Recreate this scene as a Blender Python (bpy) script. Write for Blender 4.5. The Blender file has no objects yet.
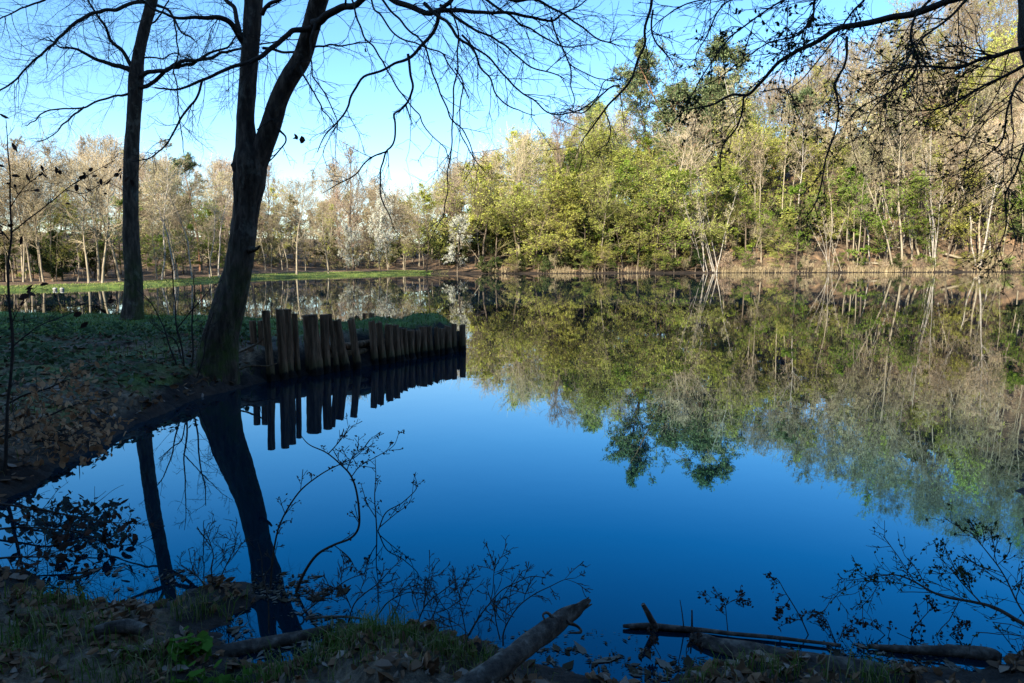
import bpy, math, random
import numpy as np
from mathutils import Vector, noise as mnoise
R = math.radians
scene = bpy.context.scene
COL = scene.collection

# ------------------------------------------------------------------ camera
EYE = 1.9
PITCH = R(6.7)
FPX = 683.0
cam_data = bpy.data.cameras.new("camera")
cam = bpy.data.objects.new("camera", cam_data)
COL.objects.link(cam)
cam.location = (0, 0, EYE)
cam.rotation_euler = (R(90) - PITCH, 0, 0)
cam_data.sensor_width = 36.0
cam_data.lens = 36.0 * FPX / 1024.0
cam_data.clip_start = 0.05
cam_data.clip_end = 4000
scene.camera = cam

# ------------------------------------------------------------------ sky, sun, exposure
SUN_EL = R(28.0)
SUN_AZ = R(212.0)                    # compass style: 0 = +Y, clockwise; behind the camera, a little to its left
sun_dir = Vector((math.sin(SUN_AZ) * math.cos(SUN_EL), math.cos(SUN_AZ) * math.cos(SUN_EL), math.sin(SUN_EL)))
world = bpy.data.worlds.new("World")
scene.world = world
world.use_nodes = True
wn, wl = world.node_tree.nodes, world.node_tree.links
wn.clear()
sky = wn.new("ShaderNodeTexSky")
sky.sky_type = 'NISHITA'
sky.sun_disc = False
sky.sun_elevation = SUN_EL
sky.sun_rotation = SUN_AZ
sky.altitude = 0
sky.air_density = 1.0
sky.dust_density = 0.3
sky.ozone_density = 3.0
hs = wn.new("ShaderNodeHueSaturation")
hs.inputs['Hue'].default_value = 0.5
hs.inputs['Saturation'].default_value = 1.2
hs.inputs['Value'].default_value = 1.0
bg = wn.new("ShaderNodeBackground")
bg.inputs['Strength'].default_value = 0.127
wo = wn.new("ShaderNodeOutputWorld")
wl.new(sky.outputs['Color'], hs.inputs['Color'])
wl.new(hs.outputs['Color'], bg.inputs['Color'])
wl.new(bg.outputs['Background'], wo.inputs['Surface'])

sun_data = bpy.data.lights.new("sun", 'SUN')
sun_data.energy = 5.0
sun_data.angle = R(0.5)
sun_data.color = (1.0, 0.92, 0.77)
sun = bpy.data.objects.new("sun", sun_data)
COL.objects.link(sun)
sun.rotation_euler = sun_dir.to_track_quat('Z', 'Y').to_euler()
sun.location = sun_dir * 200

scene.view_settings.view_transform = 'Standard'
scene.view_settings.look = 'None'
scene.view_settings.exposure = 1.42
scene.view_settings.gamma = 1.0
scene.view_settings.use_curve_mapping = False
scene.cycles.max_bounces = 6
scene.cycles.diffuse_bounces = 2
scene.cycles.glossy_bounces = 3
scene.cycles.transmission_bounces = 3
scene.cycles.caustics_reflective = False
scene.cycles.caustics_refractive = False
scene.cycles.sample_clamp_indirect = 4.0

# ------------------------------------------------------------------ picture -> place helpers
SP, CP = math.sin(PITCH), math.cos(PITCH)
def ray(px, py):
    u = (px - 512.0) / FPX
    v = (341.5 - py) / FPX
    return u, CP + v * SP, -SP + v * CP
def P(px, py, Y):
    """world point at depth Y (metres ahead of the camera)"""
    x, y, z = ray(px, py)
    k = Y / y
    return (x * k, Y, EYE + z * k)
def G(px, py, z=0.0):
    """world point on the level z"""
    x, y, dz = ray(px, py)
    k = (z - EYE) / dz
    return (x * k, y * k, z)
def to_px(x, y, z):
    f = y * CP - (z - EYE) * SP
    up = y * SP + (z - EYE) * CP
    return 512 + FPX * x / f, 341.5 - FPX * up / f

# ------------------------------------------------------------------ mesh builder
class MB:
    def __init__(self):
        self.v, self.f, self.m, self.n = [], [], [], 0
    def add(self, v, f, mat=0):
        v = np.asarray(v, float).reshape(-1, 3)
        f = np.asarray(f, np.int64)
        if len(f) == 0: return
        self.v.append(v); self.f.append(f + self.n); self.m.append(np.full(len(f), mat, np.int32))
        self.n += len(v)
    def tubes(self, pts, rad, sides=3, mat=0, cap=False):
        pts = np.asarray(pts, float)
        if pts.ndim == 2: pts = pts[None]
        rad = np.asarray(rad, float)
        if rad.ndim == 1: rad = rad[None]
        B, m, _ = pts.shape
        if B == 0: return
        t = np.gradient(pts, axis=1)
        t /= np.linalg.norm(t, axis=2, keepdims=True) + 1e-9
        mean = t.mean(axis=1)
        ax = np.argmin(np.abs(mean), axis=1)
        ref = np.zeros((B, 3)); ref[np.arange(B), ax] = 1
        u = np.cross(t, ref[:, None, :]); u /= np.linalg.norm(u, axis=2, keepdims=True) + 1e-9
        w = np.cross(t, u)
        a = np.arange(sides) * 2 * math.pi / sides
        ring = (pts[:, :, None, :] + rad[:, :, None, None] * (np.cos(a)[None, None, :, None] * u[:, :, None, :]
                + np.sin(a)[None, None, :, None] * w[:, :, None, :]))
        v = ring.reshape(-1, 3)
        base = (np.arange(B)[:, None, None] * m + np.arange(m - 1)[None, :, None]) * sides
        s0 = np.arange(sides)[None, None, :]; s1 = (s0 + 1) % sides
        f = np.stack([base + s0, base + s1, base + sides + s1, base + sides + s0], axis=-1).reshape(-1, 4)
        n0 = self.n
        self.add(v, f[:, ::-1], mat)
        if cap:
            for b in range(B):
                for k, flip in ((0, False), (m - 1, True)):
                    c = pts[b, k]; i0 = n0 + (b * m + k) * sides
                    self.v.append(c[None]); ci = self.n; self.n += 1
                    ff = [[ci, i0 + i, i0 + (i + 1) % sides] for i in range(sides)]
                    if flip: ff = [[a_, c_, b_] for a_, b_, c_ in ff]
                    self.f.append(np.array(ff)); self.m.append(np.full(len(ff), mat, np.int32))
    def cards(self, pos, a, b, mat=0, tri=False):
        """pos centre, a and b half-vectors"""
        pos, a, b = (np.asarray(q, float) for q in (pos, a, b))
        n = len(pos)
        if n == 0: return
        i = np.arange(n)[:, None]
        if tri:
            v = np.stack([pos - b, pos + b, pos + a], axis=1).reshape(-1, 3)
            self.add(v, i * 3 + np.arange(3)[None], mat)
        else:
            v = np.stack([pos - a, pos + b, pos + a, pos - b], axis=1).reshape(-1, 3)   # a pointed leaf shape
            self.add(v, i * 4 + np.arange(4)[None], mat)
    def mesh(self, name, mats, smooth=True):
        me = bpy.data.meshes.new(name)
        v = np.concatenate(self.v)
        me.vertices.add(len(v)); me.vertices.foreach_set('co', v.astype(np.float32).ravel())
        tot = np.concatenate([np.full(len(f), f.shape[1], np.int32) for f in self.f])
        loops = np.concatenate([f.ravel() for f in self.f]).astype(np.int32)
        start = np.concatenate([[0], np.cumsum(tot)[:-1]]).astype(np.int32)
        me.loops.add(len(loops)); me.loops.foreach_set('vertex_index', loops)
        me.polygons.add(len(tot)); me.polygons.foreach_set('loop_start', start); me.polygons.foreach_set('loop_total', tot)
        me.polygons.foreach_set('material_index', np.concatenate(self.m))
        me.polygons.foreach_set('use_smooth', np.full(len(tot), smooth))
        for m_ in mats: me.materials.append(m_)
        me.update(calc_edges=True)
        me.validate()
        return me
    def build(self, name, mats, parent=None, smooth=True):
        if not isinstance(mats, (list, tuple)): mats = [mats]
        return put(name, self.mesh(name, mats, smooth), parent)

def put(name, me, parent=None):
    o = bpy.data.objects.new(name, me)
    COL.objects.link(o)
    if parent is not None: o.parent = parent
    return o
def tag(o, label, cat, group=None, kind=None):
    if label: o['label'] = label
    if cat: o['category'] = cat
    if group: o['group'] = group
    if kind: o['kind'] = kind
    return o
def thing(name, label, cat, loc=(0, 0, 0), rz=0.0, scale=1.0, group=None):
    o = bpy.data.objects.new(name, None)
    o.empty_display_size = 0.3
    COL.objects.link(o)
    o.location = loc; o.rotation_euler = (0, 0, rz)
    o.scale = (scale,) * 3 if not isinstance(scale, tuple) else scale
    return tag(o, label, cat, group)

def spline(ctrl, n):
    """Catmull-Rom through the control rows (any width)"""
    c = np.asarray(ctrl, float)
    c = np.vstack([2 * c[0] - c[1], c, 2 * c[-1] - c[-2]])
    k = len(c) - 3
    out = []
    for s in np.linspace(0, k - 1e-6, n):
        i = int(s); t = s - i
        p0, p1, p2, p3 = c[i], c[i + 1], c[i + 2], c[i + 3]
        out.append(0.5 * (2 * p1 + (p2 - p0) * t + (2 * p0 - 5 * p1 + 4 * p2 - p3) * t * t + (3 * p1 - p0 - 3 * p2 + p3) * t ** 3))
    return np.array(out)
def unit(a): return a / (np.linalg.norm(a, axis=-1, keepdims=True) + 1e-9)

# ------------------------------------------------------------------ materials
class NT:
    def __init__(self, name):
        self.mat = bpy.data.materials.new(name)
        self.mat.use_nodes = True
        self.t = self.mat.node_tree
        self.t.nodes.clear()
        self.out = self.n("ShaderNodeOutputMaterial")
    def n(self, typ, **kw):
        o = self.t.nodes.new(typ)
        for k, v in kw.items():
            if k.startswith('i_'):
                key = k[2:]
                o.inputs[int(key) if key.isdigit() else key.replace('_', ' ')].default_value = v
            else: setattr(o, k, v)
        return o
    def l(self, a, b): self.t.links.new(a, b)
    def ramp(self, fac, stops):
        r = self.n("ShaderNodeValToRGB")
        el = r.color_ramp.elements
        while len(el) > 1: el.remove(el[-1])
        el[0].position, el[0].color = stops[0][0], tuple(stops[0][1]) + (1,)
        for p, c in stops[1:]:
            e = el.new(p); e.color = tuple(c) + (1,)
        self.l(fac, r.inputs['Fac'])
        return r.outputs['Color']
    def mix(self, fac, a, b):
        m = self.n("ShaderNodeMix", data_type='RGBA')
        for s, v in ((m.inputs[0], fac), (m.inputs[6], a), (m.inputs[7], b)):
            if hasattr(v, 'is_linked'): self.l(v, s)
            elif isinstance(v, (int, float)): s.default_value = v
            else: s.default_value = tuple(v) + (1,)
        return m.outputs[2]
    def coords(self, scale=(1, 1, 1), kind='Object'):
        tc = self.n("ShaderNodeTexCoord")
        mp = self.n("ShaderNodeMapping")
        mp.inputs['Scale'].default_value = scale
        self.l(tc.outputs[kind], mp.inputs['Vector'])
        return mp.outputs['Vector']
    def noise(self, vec, scale, detail=4, rough=0.6):
        t = self.n("ShaderNodeTexNoise")
        t.inputs['Scale'].default_value = scale; t.inputs['Detail'].default_value = detail; t.inputs['Roughness'].default_value = rough
        if vec is not None: self.l(vec, t.inputs['Vector'])
        return t.outputs['Fac']
    def surf(self, color, rough=0.8, bump=None, bstr=0.5, bdist=0.02, spec=0.3):
        p = self.n("ShaderNodeBsdfPrincipled")
        if hasattr(color, 'is_linked'): self.l(color, p.inputs['Base Color'])
        else: p.inputs['Base Color'].default_value = tuple(color) + (1,)
        if hasattr(rough, 'is_linked'): self.l(rough, p.inputs['Roughness'])
        else: p.inputs['Roughness'].default_value = rough
        p.inputs['Specular IOR Level'].default_value = spec
        if bump is not None:
            b = self.n("ShaderNodeBump", i_Strength=bstr, i_Distance=bdist)
            self.l(bump, b.inputs['Height']); self.l(b.outputs['Normal'], p.inputs['Normal'])
        self.l(p.outputs['BSDF'], self.out.inputs['Surface'])
        return self.mat

def bark(name, stops=None, stretch=(6, 6, 1), scale=2.0, bstr=0.8, bdist=0.03, moss=None, lichen=False, wet=False):
    t = NT(name)
    v = t.coords(stretch)
    f = t.noise(v, scale, 6, 0.65)
    c = t.ramp(f, stops)
    if wet:
        gp = t.n("ShaderNodeNewGeometry"); sz = t.n("ShaderNodeSeparateXYZ"); t.l(gp.outputs['Position'], sz.inputs[0])
        fw = t.noise(t.coords((3, 3, 1)), 5.0, 4, 0.6)
        aw = t.n("ShaderNodeMath", operation='MULTIPLY_ADD', i_1=-0.22); t.l(fw, aw.inputs[0]); t.l(sz.outputs['Z'], aw.inputs[2])
        w1 = t.n("ShaderNodeMapRange", i_1=-0.02, i_2=0.03, i_3=1.0, i_4=0.0); t.l(aw.outputs[0], w1.inputs[0])
        w2 = t.n("ShaderNodeMapRange", i_1=0.05, i_2=0.20, i_3=0.55, i_4=0.0); t.l(aw.outputs[0], w2.inputs[0])
        c = t.mix(w2.outputs[0], c, (0.075, 0.085, 0.03))
        c = t.mix(w1.outputs[0], c, (0.022, 0.017, 0.013))
    if lichen:
        f3 = t.noise(t.coords((1, 1, 0.8)), 4.5, 5, 0.7)
        r3 = t.n("ShaderNodeMapRange", i_1=0.56, i_2=0.66, i_3=0.0, i_4=0.6); t.l(f3, r3.inputs[0])
        c = t.mix(r3.outputs[0], c, (0.20, 0.19, 0.15))
    if moss:
        f2 = t.noise(t.coords((1, 1, 1)), 1.6, 4, 0.7)
        geo = t.n("ShaderNodeNewGeometry")
        sx = t.n("ShaderNodeSeparateXYZ"); t.l(geo.outputs['Position'], sx.inputs[0])
        mr = t.n("ShaderNodeMapRange", i_1=moss[1], i_2=moss[2], i_3=1.0, i_4=0.0); t.l(sx.outputs['Z'], mr.inputs[0])
        mu = t.n("ShaderNodeMath", operation='MULTIPLY'); t.l(mr.outputs[0], mu.inputs[0])
        r2 = t.n("ShaderNodeMapRange", i_1=0.42, i_2=0.62); t.l(f2, r2.inputs[0]); t.l(r2.outputs[0], mu.inputs[1])
        c = t.mix(mu.outputs[0], c, moss[0])
    return t.surf(c, 0.9, f, bstr, bdist, 0.15)

def leafy(name, cols, trans=0.35, rough=0.6, objvar=0.25, hue=0.03):
    """leaf shader: colour varies leaf by leaf and tree by tree"""
    t = NT(name)
    geo = t.n("ShaderNodeNewGeometry")
    stops = [(i / max(1, len(cols) - 1), c) for i, c in enumerate(cols)]
    c = t.ramp(geo.outputs['Random Per Island'], stops)
    oi = t.n("ShaderNodeObjectInfo")
    h = t.n("ShaderNodeHueSaturation")
    mv = t.n("ShaderNodeMapRange", i_1=0.0, i_2=1.0, i_3=1 - objvar, i_4=1 + objvar); t.l(oi.outputs['Random'], mv.inputs[0])
    mul = t.n("ShaderNodeMath", operation='MULTIPLY', i_1=7.31); t.l(oi.outputs['Random'], mul.inputs[0])
    fr = t.n("ShaderNodeMath", operation='FRACT'); t.l(mul.outputs[0], fr.inputs[0])
    mh = t.n("ShaderNodeMapRange", i_1=0.0, i_2=1.0, i_3=0.5 - hue, i_4=0.5 + hue); t.l(fr.outputs[0], mh.inputs[0])
    t.l(mv.outputs[0], h.inputs['Value']); t.l(mh.outputs[0], h.inputs['Hue']); t.l(c, h.inputs['Color'])
    d = t.n("ShaderNodeBsdfDiffuse"); tr = t.n("ShaderNodeBsdfTranslucent"); mx = t.n("ShaderNodeMixShader", i_0=trans)
    t.l(h.outputs[0], d.inputs[0]); t.l(h.outputs[0], tr.inputs[0])
    t.l(d.outputs[0], mx.inputs[1]); t.l(tr.outputs[0], mx.inputs[2]); t.l(mx.outputs[0], t.out.inputs['Surface'])
    return t.mat

def twig(name, col, var=0.3):
    return leafy(name, [tuple(x * (1 - var) for x in col), col, tuple(x * (1 + var) for x in col)], trans=0.0, objvar=0.2, hue=0.012)

M = {}
M['bark_near'] = bark("dark furrowed bark", [(0.3, (0.024, 0.018, 0.014)), (0.5, (0.075, 0.055, 0.040)), (0.7, (0.17, 0.125, 0.09))],
                      (7, 7, 1.6), 2.0, 1.0, 0.07, ((0.07, 0.10, 0.02), 0.5, 2.4), lichen=True)
M['bark_limb'] = bark("dark limb bark", [(0.3, (0.03, 0.024, 0.02)), (0.7, (0.075, 0.058, 0.045))], (5, 5, 5), 4, 0.5, 0.01)
M['twig_near'] = bark("dark twig bark", [(0.3, (0.028, 0.022, 0.018)), (0.7, (0.06, 0.045, 0.035))], (5, 5, 5), 8, 0.3, 0.003)
M['bark_tan'] = bark("pale tan bark", [(0.3, (0.14, 0.11, 0.075)), (0.5, (0.30, 0.25, 0.17)), (0.75, (0.42, 0.36, 0.26))], (3, 3, 0.6), 1.0, 0.4, 0.05)
M['bark_brown'] = bark("brown bark", [(0.3, (0.05, 0.04, 0.028)), (0.55, (0.13, 0.10, 0.07)), (0.75, (0.24, 0.19, 0.13))], (3, 3, 0.6), 1.0, 0.4, 0.05)
M['bark_birch'] = bark("white birch bark", [(0.30, (0.10, 0.08, 0.07)), (0.42, (0.32, 0.28, 0.225)), (0.7, (0.50, 0.45, 0.37))], (1, 1, 2.5), 1.3, 0.3, 0.03)
M['bark_pine'] = bark("orange brown pine bark", [(0.3, (0.10, 0.05, 0.03)), (0.7, (0.34, 0.18, 0.10))], (3, 3, 0.8), 1.2, 0.5, 0.05)
M['twig_tan'] = twig("tan twigs", (0.42, 0.345, 0.215))
M['twig_pink'] = twig("pinkish budding twigs", (0.36, 0.265, 0.185))
M['twig_dim'] = twig("dim twigs", (0.20, 0.165, 0.085))
M['twig_brown'] = twig("brown twigs", (0.22, 0.175, 0.115))
M['leaf_yellow'] = leafy("yellow green spring leaves", [(0.36, 0.36, 0.055), (0.50, 0.50, 0.09), (0.60, 0.58, 0.15), (0.34, 0.44, 0.06), (0.48, 0.45, 0.14)], 0.22, hue=0.012, objvar=0.2)
M['leaf_green'] = leafy("fresh green leaves", [(0.12, 0.19, 0.025), (0.20, 0.29, 0.035), (0.30, 0.37, 0.06)], 0.25, hue=0.015)
M['leaf_bud'] = leafy("brownish buds", [(0.38, 0.31, 0.18), (0.46, 0.38, 0.23), (0.40, 0.37, 0.17)], 0.3)
M['leaf_pinkbud'] = leafy("reddish buds", [(0.36, 0.26, 0.18), (0.42, 0.31, 0.22), (0.36, 0.28, 0.17)], 0.3)
M['leaf_ever'] = leafy("dark evergreen leaves", [(0.025, 0.045, 0.014), (0.065, 0.09, 0.03), (0.12, 0.14, 0.05)], 0.15)
M['leaf_olive'] = leafy("olive and straw coloured thicket leaves", [(0.20, 0.17, 0.08), (0.30, 0.26, 0.12), (0.22, 0.24, 0.07), (0.36, 0.29, 0.16)], 0.25, hue=0.012)
M['needle'] = leafy("blue green pine needles", [(0.06, 0.10, 0.045), (0.14, 0.18, 0.075), (0.24, 0.26, 0.11)], 0.1, objvar=0.1, hue=0.01)
M['blossom'] = leafy("white blossom", [(0.62, 0.62, 0.50), (0.76, 0.74, 0.66), (0.52, 0.57, 0.38)], 0.35, objvar=0.05, hue=0.0)
M['leaf_dead'] = leafy("dead brown leaves", [(0.06, 0.034, 0.02), (0.16, 0.085, 0.045), (0.30, 0.165, 0.09), (0.12, 0.075, 0.05), (0.22, 0.12, 0.065), (0.08, 0.05, 0.032), (0.34, 0.26, 0.20), (0.18, 0.10, 0.055), (0.07, 0.04, 0.025)], 0.15, objvar=0, hue=0.0)
M['leaf_beech'] = leafy("dry copper beech leaves", [(0.26, 0.125, 0.06), (0.44, 0.23, 0.115), (0.58, 0.34, 0.185)], 0.3, objvar=0, hue=0.0)
M['leaf_dark'] = leafy("dark dry leaves", [(0.03, 0.02, 0.016), (0.07, 0.04, 0.03)], 0.15, objvar=0, hue=0.0)
M['leaf_bright'] = leafy("small green herb leaves", [(0.06, 0.13, 0.02), (0.10, 0.20, 0.03)], 0.35, objvar=0, hue=0.0)
M['leaf_new'] = leafy("small new leaves", [(0.035, 0.045, 0.018), (0.05, 0.06, 0.02)], 0.3, objvar=0, hue=0.0)
M['ivy'] = leafy("ivy leaves", [(0.04, 0.07, 0.03), (0.08, 0.12, 0.055), (0.14, 0.17, 0.10)], 0.15, objvar=0, hue=0.0)
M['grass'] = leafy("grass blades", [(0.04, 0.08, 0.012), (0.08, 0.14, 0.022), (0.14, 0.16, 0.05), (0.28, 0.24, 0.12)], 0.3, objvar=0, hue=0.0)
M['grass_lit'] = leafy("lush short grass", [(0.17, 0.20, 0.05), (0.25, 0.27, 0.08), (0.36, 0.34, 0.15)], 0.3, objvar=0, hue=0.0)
M['reed'] = leafy("dry straw grass", [(0.36, 0.28, 0.16), (0.50, 0.40, 0.24), (0.28, 0.21, 0.12)], 0.2, objvar=0, hue=0.0)
M['post'] = bark("weathered post wood", wet=True, stops= [(0.3, (0.05, 0.027, 0.015)), (0.5, (0.19, 0.105, 0.057)), (0.72, (0.38, 0.225, 0.125))], stretch=(9, 9, 0.8), scale=2.5, bstr=1.0, bdist=0.05)
M['log'] = bark("wet rotten wood", [(0.3, (0.02, 0.015, 0.012)), (0.5, (0.07, 0.054, 0.042)), (0.72, (0.19, 0.155, 0.12))], (3, 3, 3), 6, 0.9, 0.02)
M['debris'] = leafy("floating scraps of bark and leaf", [(0.02, 0.015, 0.012), (0.05, 0.035, 0.025), (0.16, 0.13, 0.11)], 0.0, objvar=0)
def stone_mat():
    t = NT("pale stone"); f = t.noise(t.coords(), 9, 5); return t.surf(t.ramp(f, [(0.3, (0.22, 0.21, 0.19)), (0.7, (0.36, 0.35, 0.32))]), 0.8, f, 0.5)
M['stone'] = stone_mat()

def ground_mat():
    t = NT("forest ground")
    v = t.coords()
    f1 = t.noise(v, 0.9, 6, 0.65); f2 = t.noise(v, 14.0, 5, 0.7)
    litter = t.ramp(f2, [(0.28, (0.026, 0.018, 0.012)), (0.45, (0.10, 0.07, 0.045)), (0.6, (0.21, 0.15, 0.097)), (0.78, (0.36, 0.275, 0.19))])
    mud = t.ramp(f2, [(0.3, (0.010, 0.008, 0.007)), (0.7, (0.045, 0.034, 0.027))])
    f3 = t.noise(v, 45.0, 3, 0.6)
    grass = t.ramp(f3, [(0.3, (0.05, 0.085, 0.014)), (0.5, (0.10, 0.17, 0.028)), (0.72, (0.20, 0.24, 0.07))])
    a = t.n("ShaderNodeAttribute", attribute_name="cover")
    sep = t.n("ShaderNodeSeparateColor"); t.l(a.outputs['Color'], sep.inputs[0])
    def jit(s):
        ad = t.n("ShaderNodeMath", operation='ADD'); t.l(s, ad.inputs[0])
        mm = t.n("ShaderNodeMapRange", i_1=0.3, i_2=0.7, i_3=-0.35, i_4=0.35); t.l(f1, mm.inputs[0]); t.l(mm.outputs[0], ad.inputs[1])
        q = t.n("ShaderNodeMapRange", i_1=0.35, i_2=0.65); t.l(ad.outputs[0], q.inputs[0])
        return q.outputs[0]
    c = t.mix(jit(sep.outputs[0]), litter, grass)
    c = t.mix(jit(sep.outputs[1]), c, mud)
    big = t.noise(v, 0.12, 3); c2 = t.ramp(big, [(0.3, (0.75, 0.75, 0.75)), (0.7, (1.15, 1.12, 1.08))])
    patch = t.noise(v, 0.75, 5, 0.7); c2b = t.ramp(patch, [(0.36, (0.45, 0.42, 0.40)), (0.5, (0.95, 0.92, 0.88)), (0.66, (1.9, 1.65, 1.4))])
    mul0 = t.n("ShaderNodeMix", data_type='RGBA', blend_type='MULTIPLY'); mul0.inputs[0].default_value = 1.0
    t.l(c, mul0.inputs[6]); t.l(c2b, mul0.inputs[7]); c = mul0.outputs[2]
    mul = t.n("ShaderNodeMix", data_type='RGBA', blend_type='MULTIPLY'); mul.inputs[0].default_value = 1.0
    t.l(c, mul.inputs[6]); t.l(c2, mul.inputs[7])
    return t.surf(mul.outputs[2], 0.85, f2, 0.9, 0.05, 0.25)
M['ground'] = ground_mat()

def water_mat():
    t = NT("still pond water")
    v = t.coords((1, 1, 1))
    f = t.noise(v, 1.1, 3, 0.5)
    b = t.n("ShaderNodeBump", i_Strength=0.05, i_Distance=0.02); t.l(f, b.inputs['Height'])
    g = t.n("ShaderNodeBsdfGlossy"); g.inputs['Roughness'].default_value = 0.012
    lw = t.n("ShaderNodeLayerWeight", i_Blend=0.5); t.l(b.outputs[0], lw.inputs['Normal'])      # gloss colour tints the reflected sky bluer the steeper one looks in
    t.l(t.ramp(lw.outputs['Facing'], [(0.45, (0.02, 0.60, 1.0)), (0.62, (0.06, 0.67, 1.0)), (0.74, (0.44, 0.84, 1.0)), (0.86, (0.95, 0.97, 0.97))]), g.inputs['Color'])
    t.l(b.outputs[0], g.inputs['Normal'])
    d = t.n("ShaderNodeBsdfDiffuse"); d.inputs['Color'].default_value = (0.003, 0.010, 0.018, 1)
    mx = t.n("ShaderNodeMixShader")
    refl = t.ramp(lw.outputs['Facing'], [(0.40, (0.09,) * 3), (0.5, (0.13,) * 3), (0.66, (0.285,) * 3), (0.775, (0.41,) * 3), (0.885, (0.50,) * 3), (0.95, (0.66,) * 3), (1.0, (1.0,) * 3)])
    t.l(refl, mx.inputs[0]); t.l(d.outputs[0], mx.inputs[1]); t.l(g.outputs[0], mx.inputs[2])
    t.l(mx.outputs[0], t.out.inputs['Surface'])
    return t.mat
M['water'] = water_mat()

# ------------------------------------------------------------------ the lie of the land
F0 = G(264, 382)[:2]; F1 = G(464, 350.5)[:2]         # water line of the palisade
near = [(1060, 640), (1000, 660), (930, 668), (860, 668), (800, 662), (750, 661), (710, 668), (670, 677), (620, 676), (585, 668),
        (550, 660), (515, 652), (470, 640), (430, 628), (390, 620), (355, 617), (338, 626), (336, 642), (318, 655), (270, 668), (235, 662),
        (217, 648), (226, 630), (246, 612), (262, 600), (250, 587), (215, 582), (178, 592), (150, 602), (110, 599), (60, 590), (25, 576),
        (-10, 562), (-40, 547), (-45, 528), (0, 508), (40, 481), (80, 456), (130, 428), (180, 406), (214, 394), (248, 386)]
farp = [(-40, 292), (20, 291), (60, 290), (130, 288), (200, 283), (280, 278), (350, 275.8), (405, 274.7), (418, 274.3), (424, 273.7), (440, 273.8), (500, 273.6),
        (560, 273.5), (620, 273.3), (700, 273.0), (790, 272.8), (870, 272.5), (950, 272.2), (1030, 272.0)]
WATER = [G(*q)[:2] for q in near] + [F0, F1, (-1.25, 15.75), (-1.5, 16.3), (-2.4, 16.9), (-4.6, 17.2), (-8, 18.6), (-14, 19.6), (-30, 19.5), (-42, 25), (-46, 34)] \
    + [G(*q)[:2] for q in farp] + [(125, 118), (150, 80), (120, 45), (60, 30), (30, 21), (10, 12), (5.6, 7.2), (4.0, 5.2), (3.45, 4.2)]
WATER = np.array(WATER)

def sdf(x, y):
    """distance to the water's edge, positive on land"""
    x = np.asarray(x, float); y = np.asarray(y, float)
    d = np.full(x.shape, 1e9); inside = np.zeros(x.shape, bool)
    n = len(WATER)
    for i in range(n):
        ax, ay = WATER[i]; bx, by = WATER[(i + 1) % n]
        ex, ey = bx - ax, by - ay
        t = np.clip(((x - ax) * ex + (y - ay) * ey) / (ex * ex + ey * ey), 0, 1)
        d = np.minimum(d, (x - ax - t * ex) ** 2 + (y - ay - t * ey) ** 2)
        c = (ay > y) != (by > y)
        with np.errstate(divide='ignore', invalid='ignore'):
            inside ^= c & (x < (bx - ax) * (y - ay) / (by - ay if by != ay else 1e-9) + ax)
    d = np.sqrt(d)
    return np.where(inside, -d, d)

_rng = np.random.default_rng(5)
_w = [(f, _rng.uniform(0, 6.28), _rng.uniform(0, 6.28), _rng.uniform(0, 6.28)) for f in (0.11, 0.19, 0.33, 0.7, 1.3, 2.1, 3.7, 5.9, 9.1) for _ in range(3)]
def wob(x, y, lo, hi):
    s = 0; n = 0
    for f, a, p, q in _w:
        if lo <= f <= hi:
            s = s + np.sin(6.28 * f * (x * math.cos(a) + y * math.sin(a)) + p + 1.3 * np.sin(6.28 * f * 0.6 * (x * math.sin(a) - y * math.cos(a)) + q)); n += 1
    return s / max(1, n) ** 0.5
SX = [-400, -60, -40, -14, 0, 20, 45, 65, 95, 400]
SV = [0.16, 0.16, 0.16, 0.12, 0.26, 0.46, 0.58, 0.80, 1.0, 1.0]
CX = [-60, -40, -7, 11, 29, 47, 58, 65, 72, 79, 88, 120, 400]
CV = [10, 10, 7, 15, 18, 21, 28, 34, 39, 47, 68, 112, 112]
def sstep(a, b, x):
    t = np.clip((x - a) / (b - a), 0, 1); return t * t * (3 - 2 * t)
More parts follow.
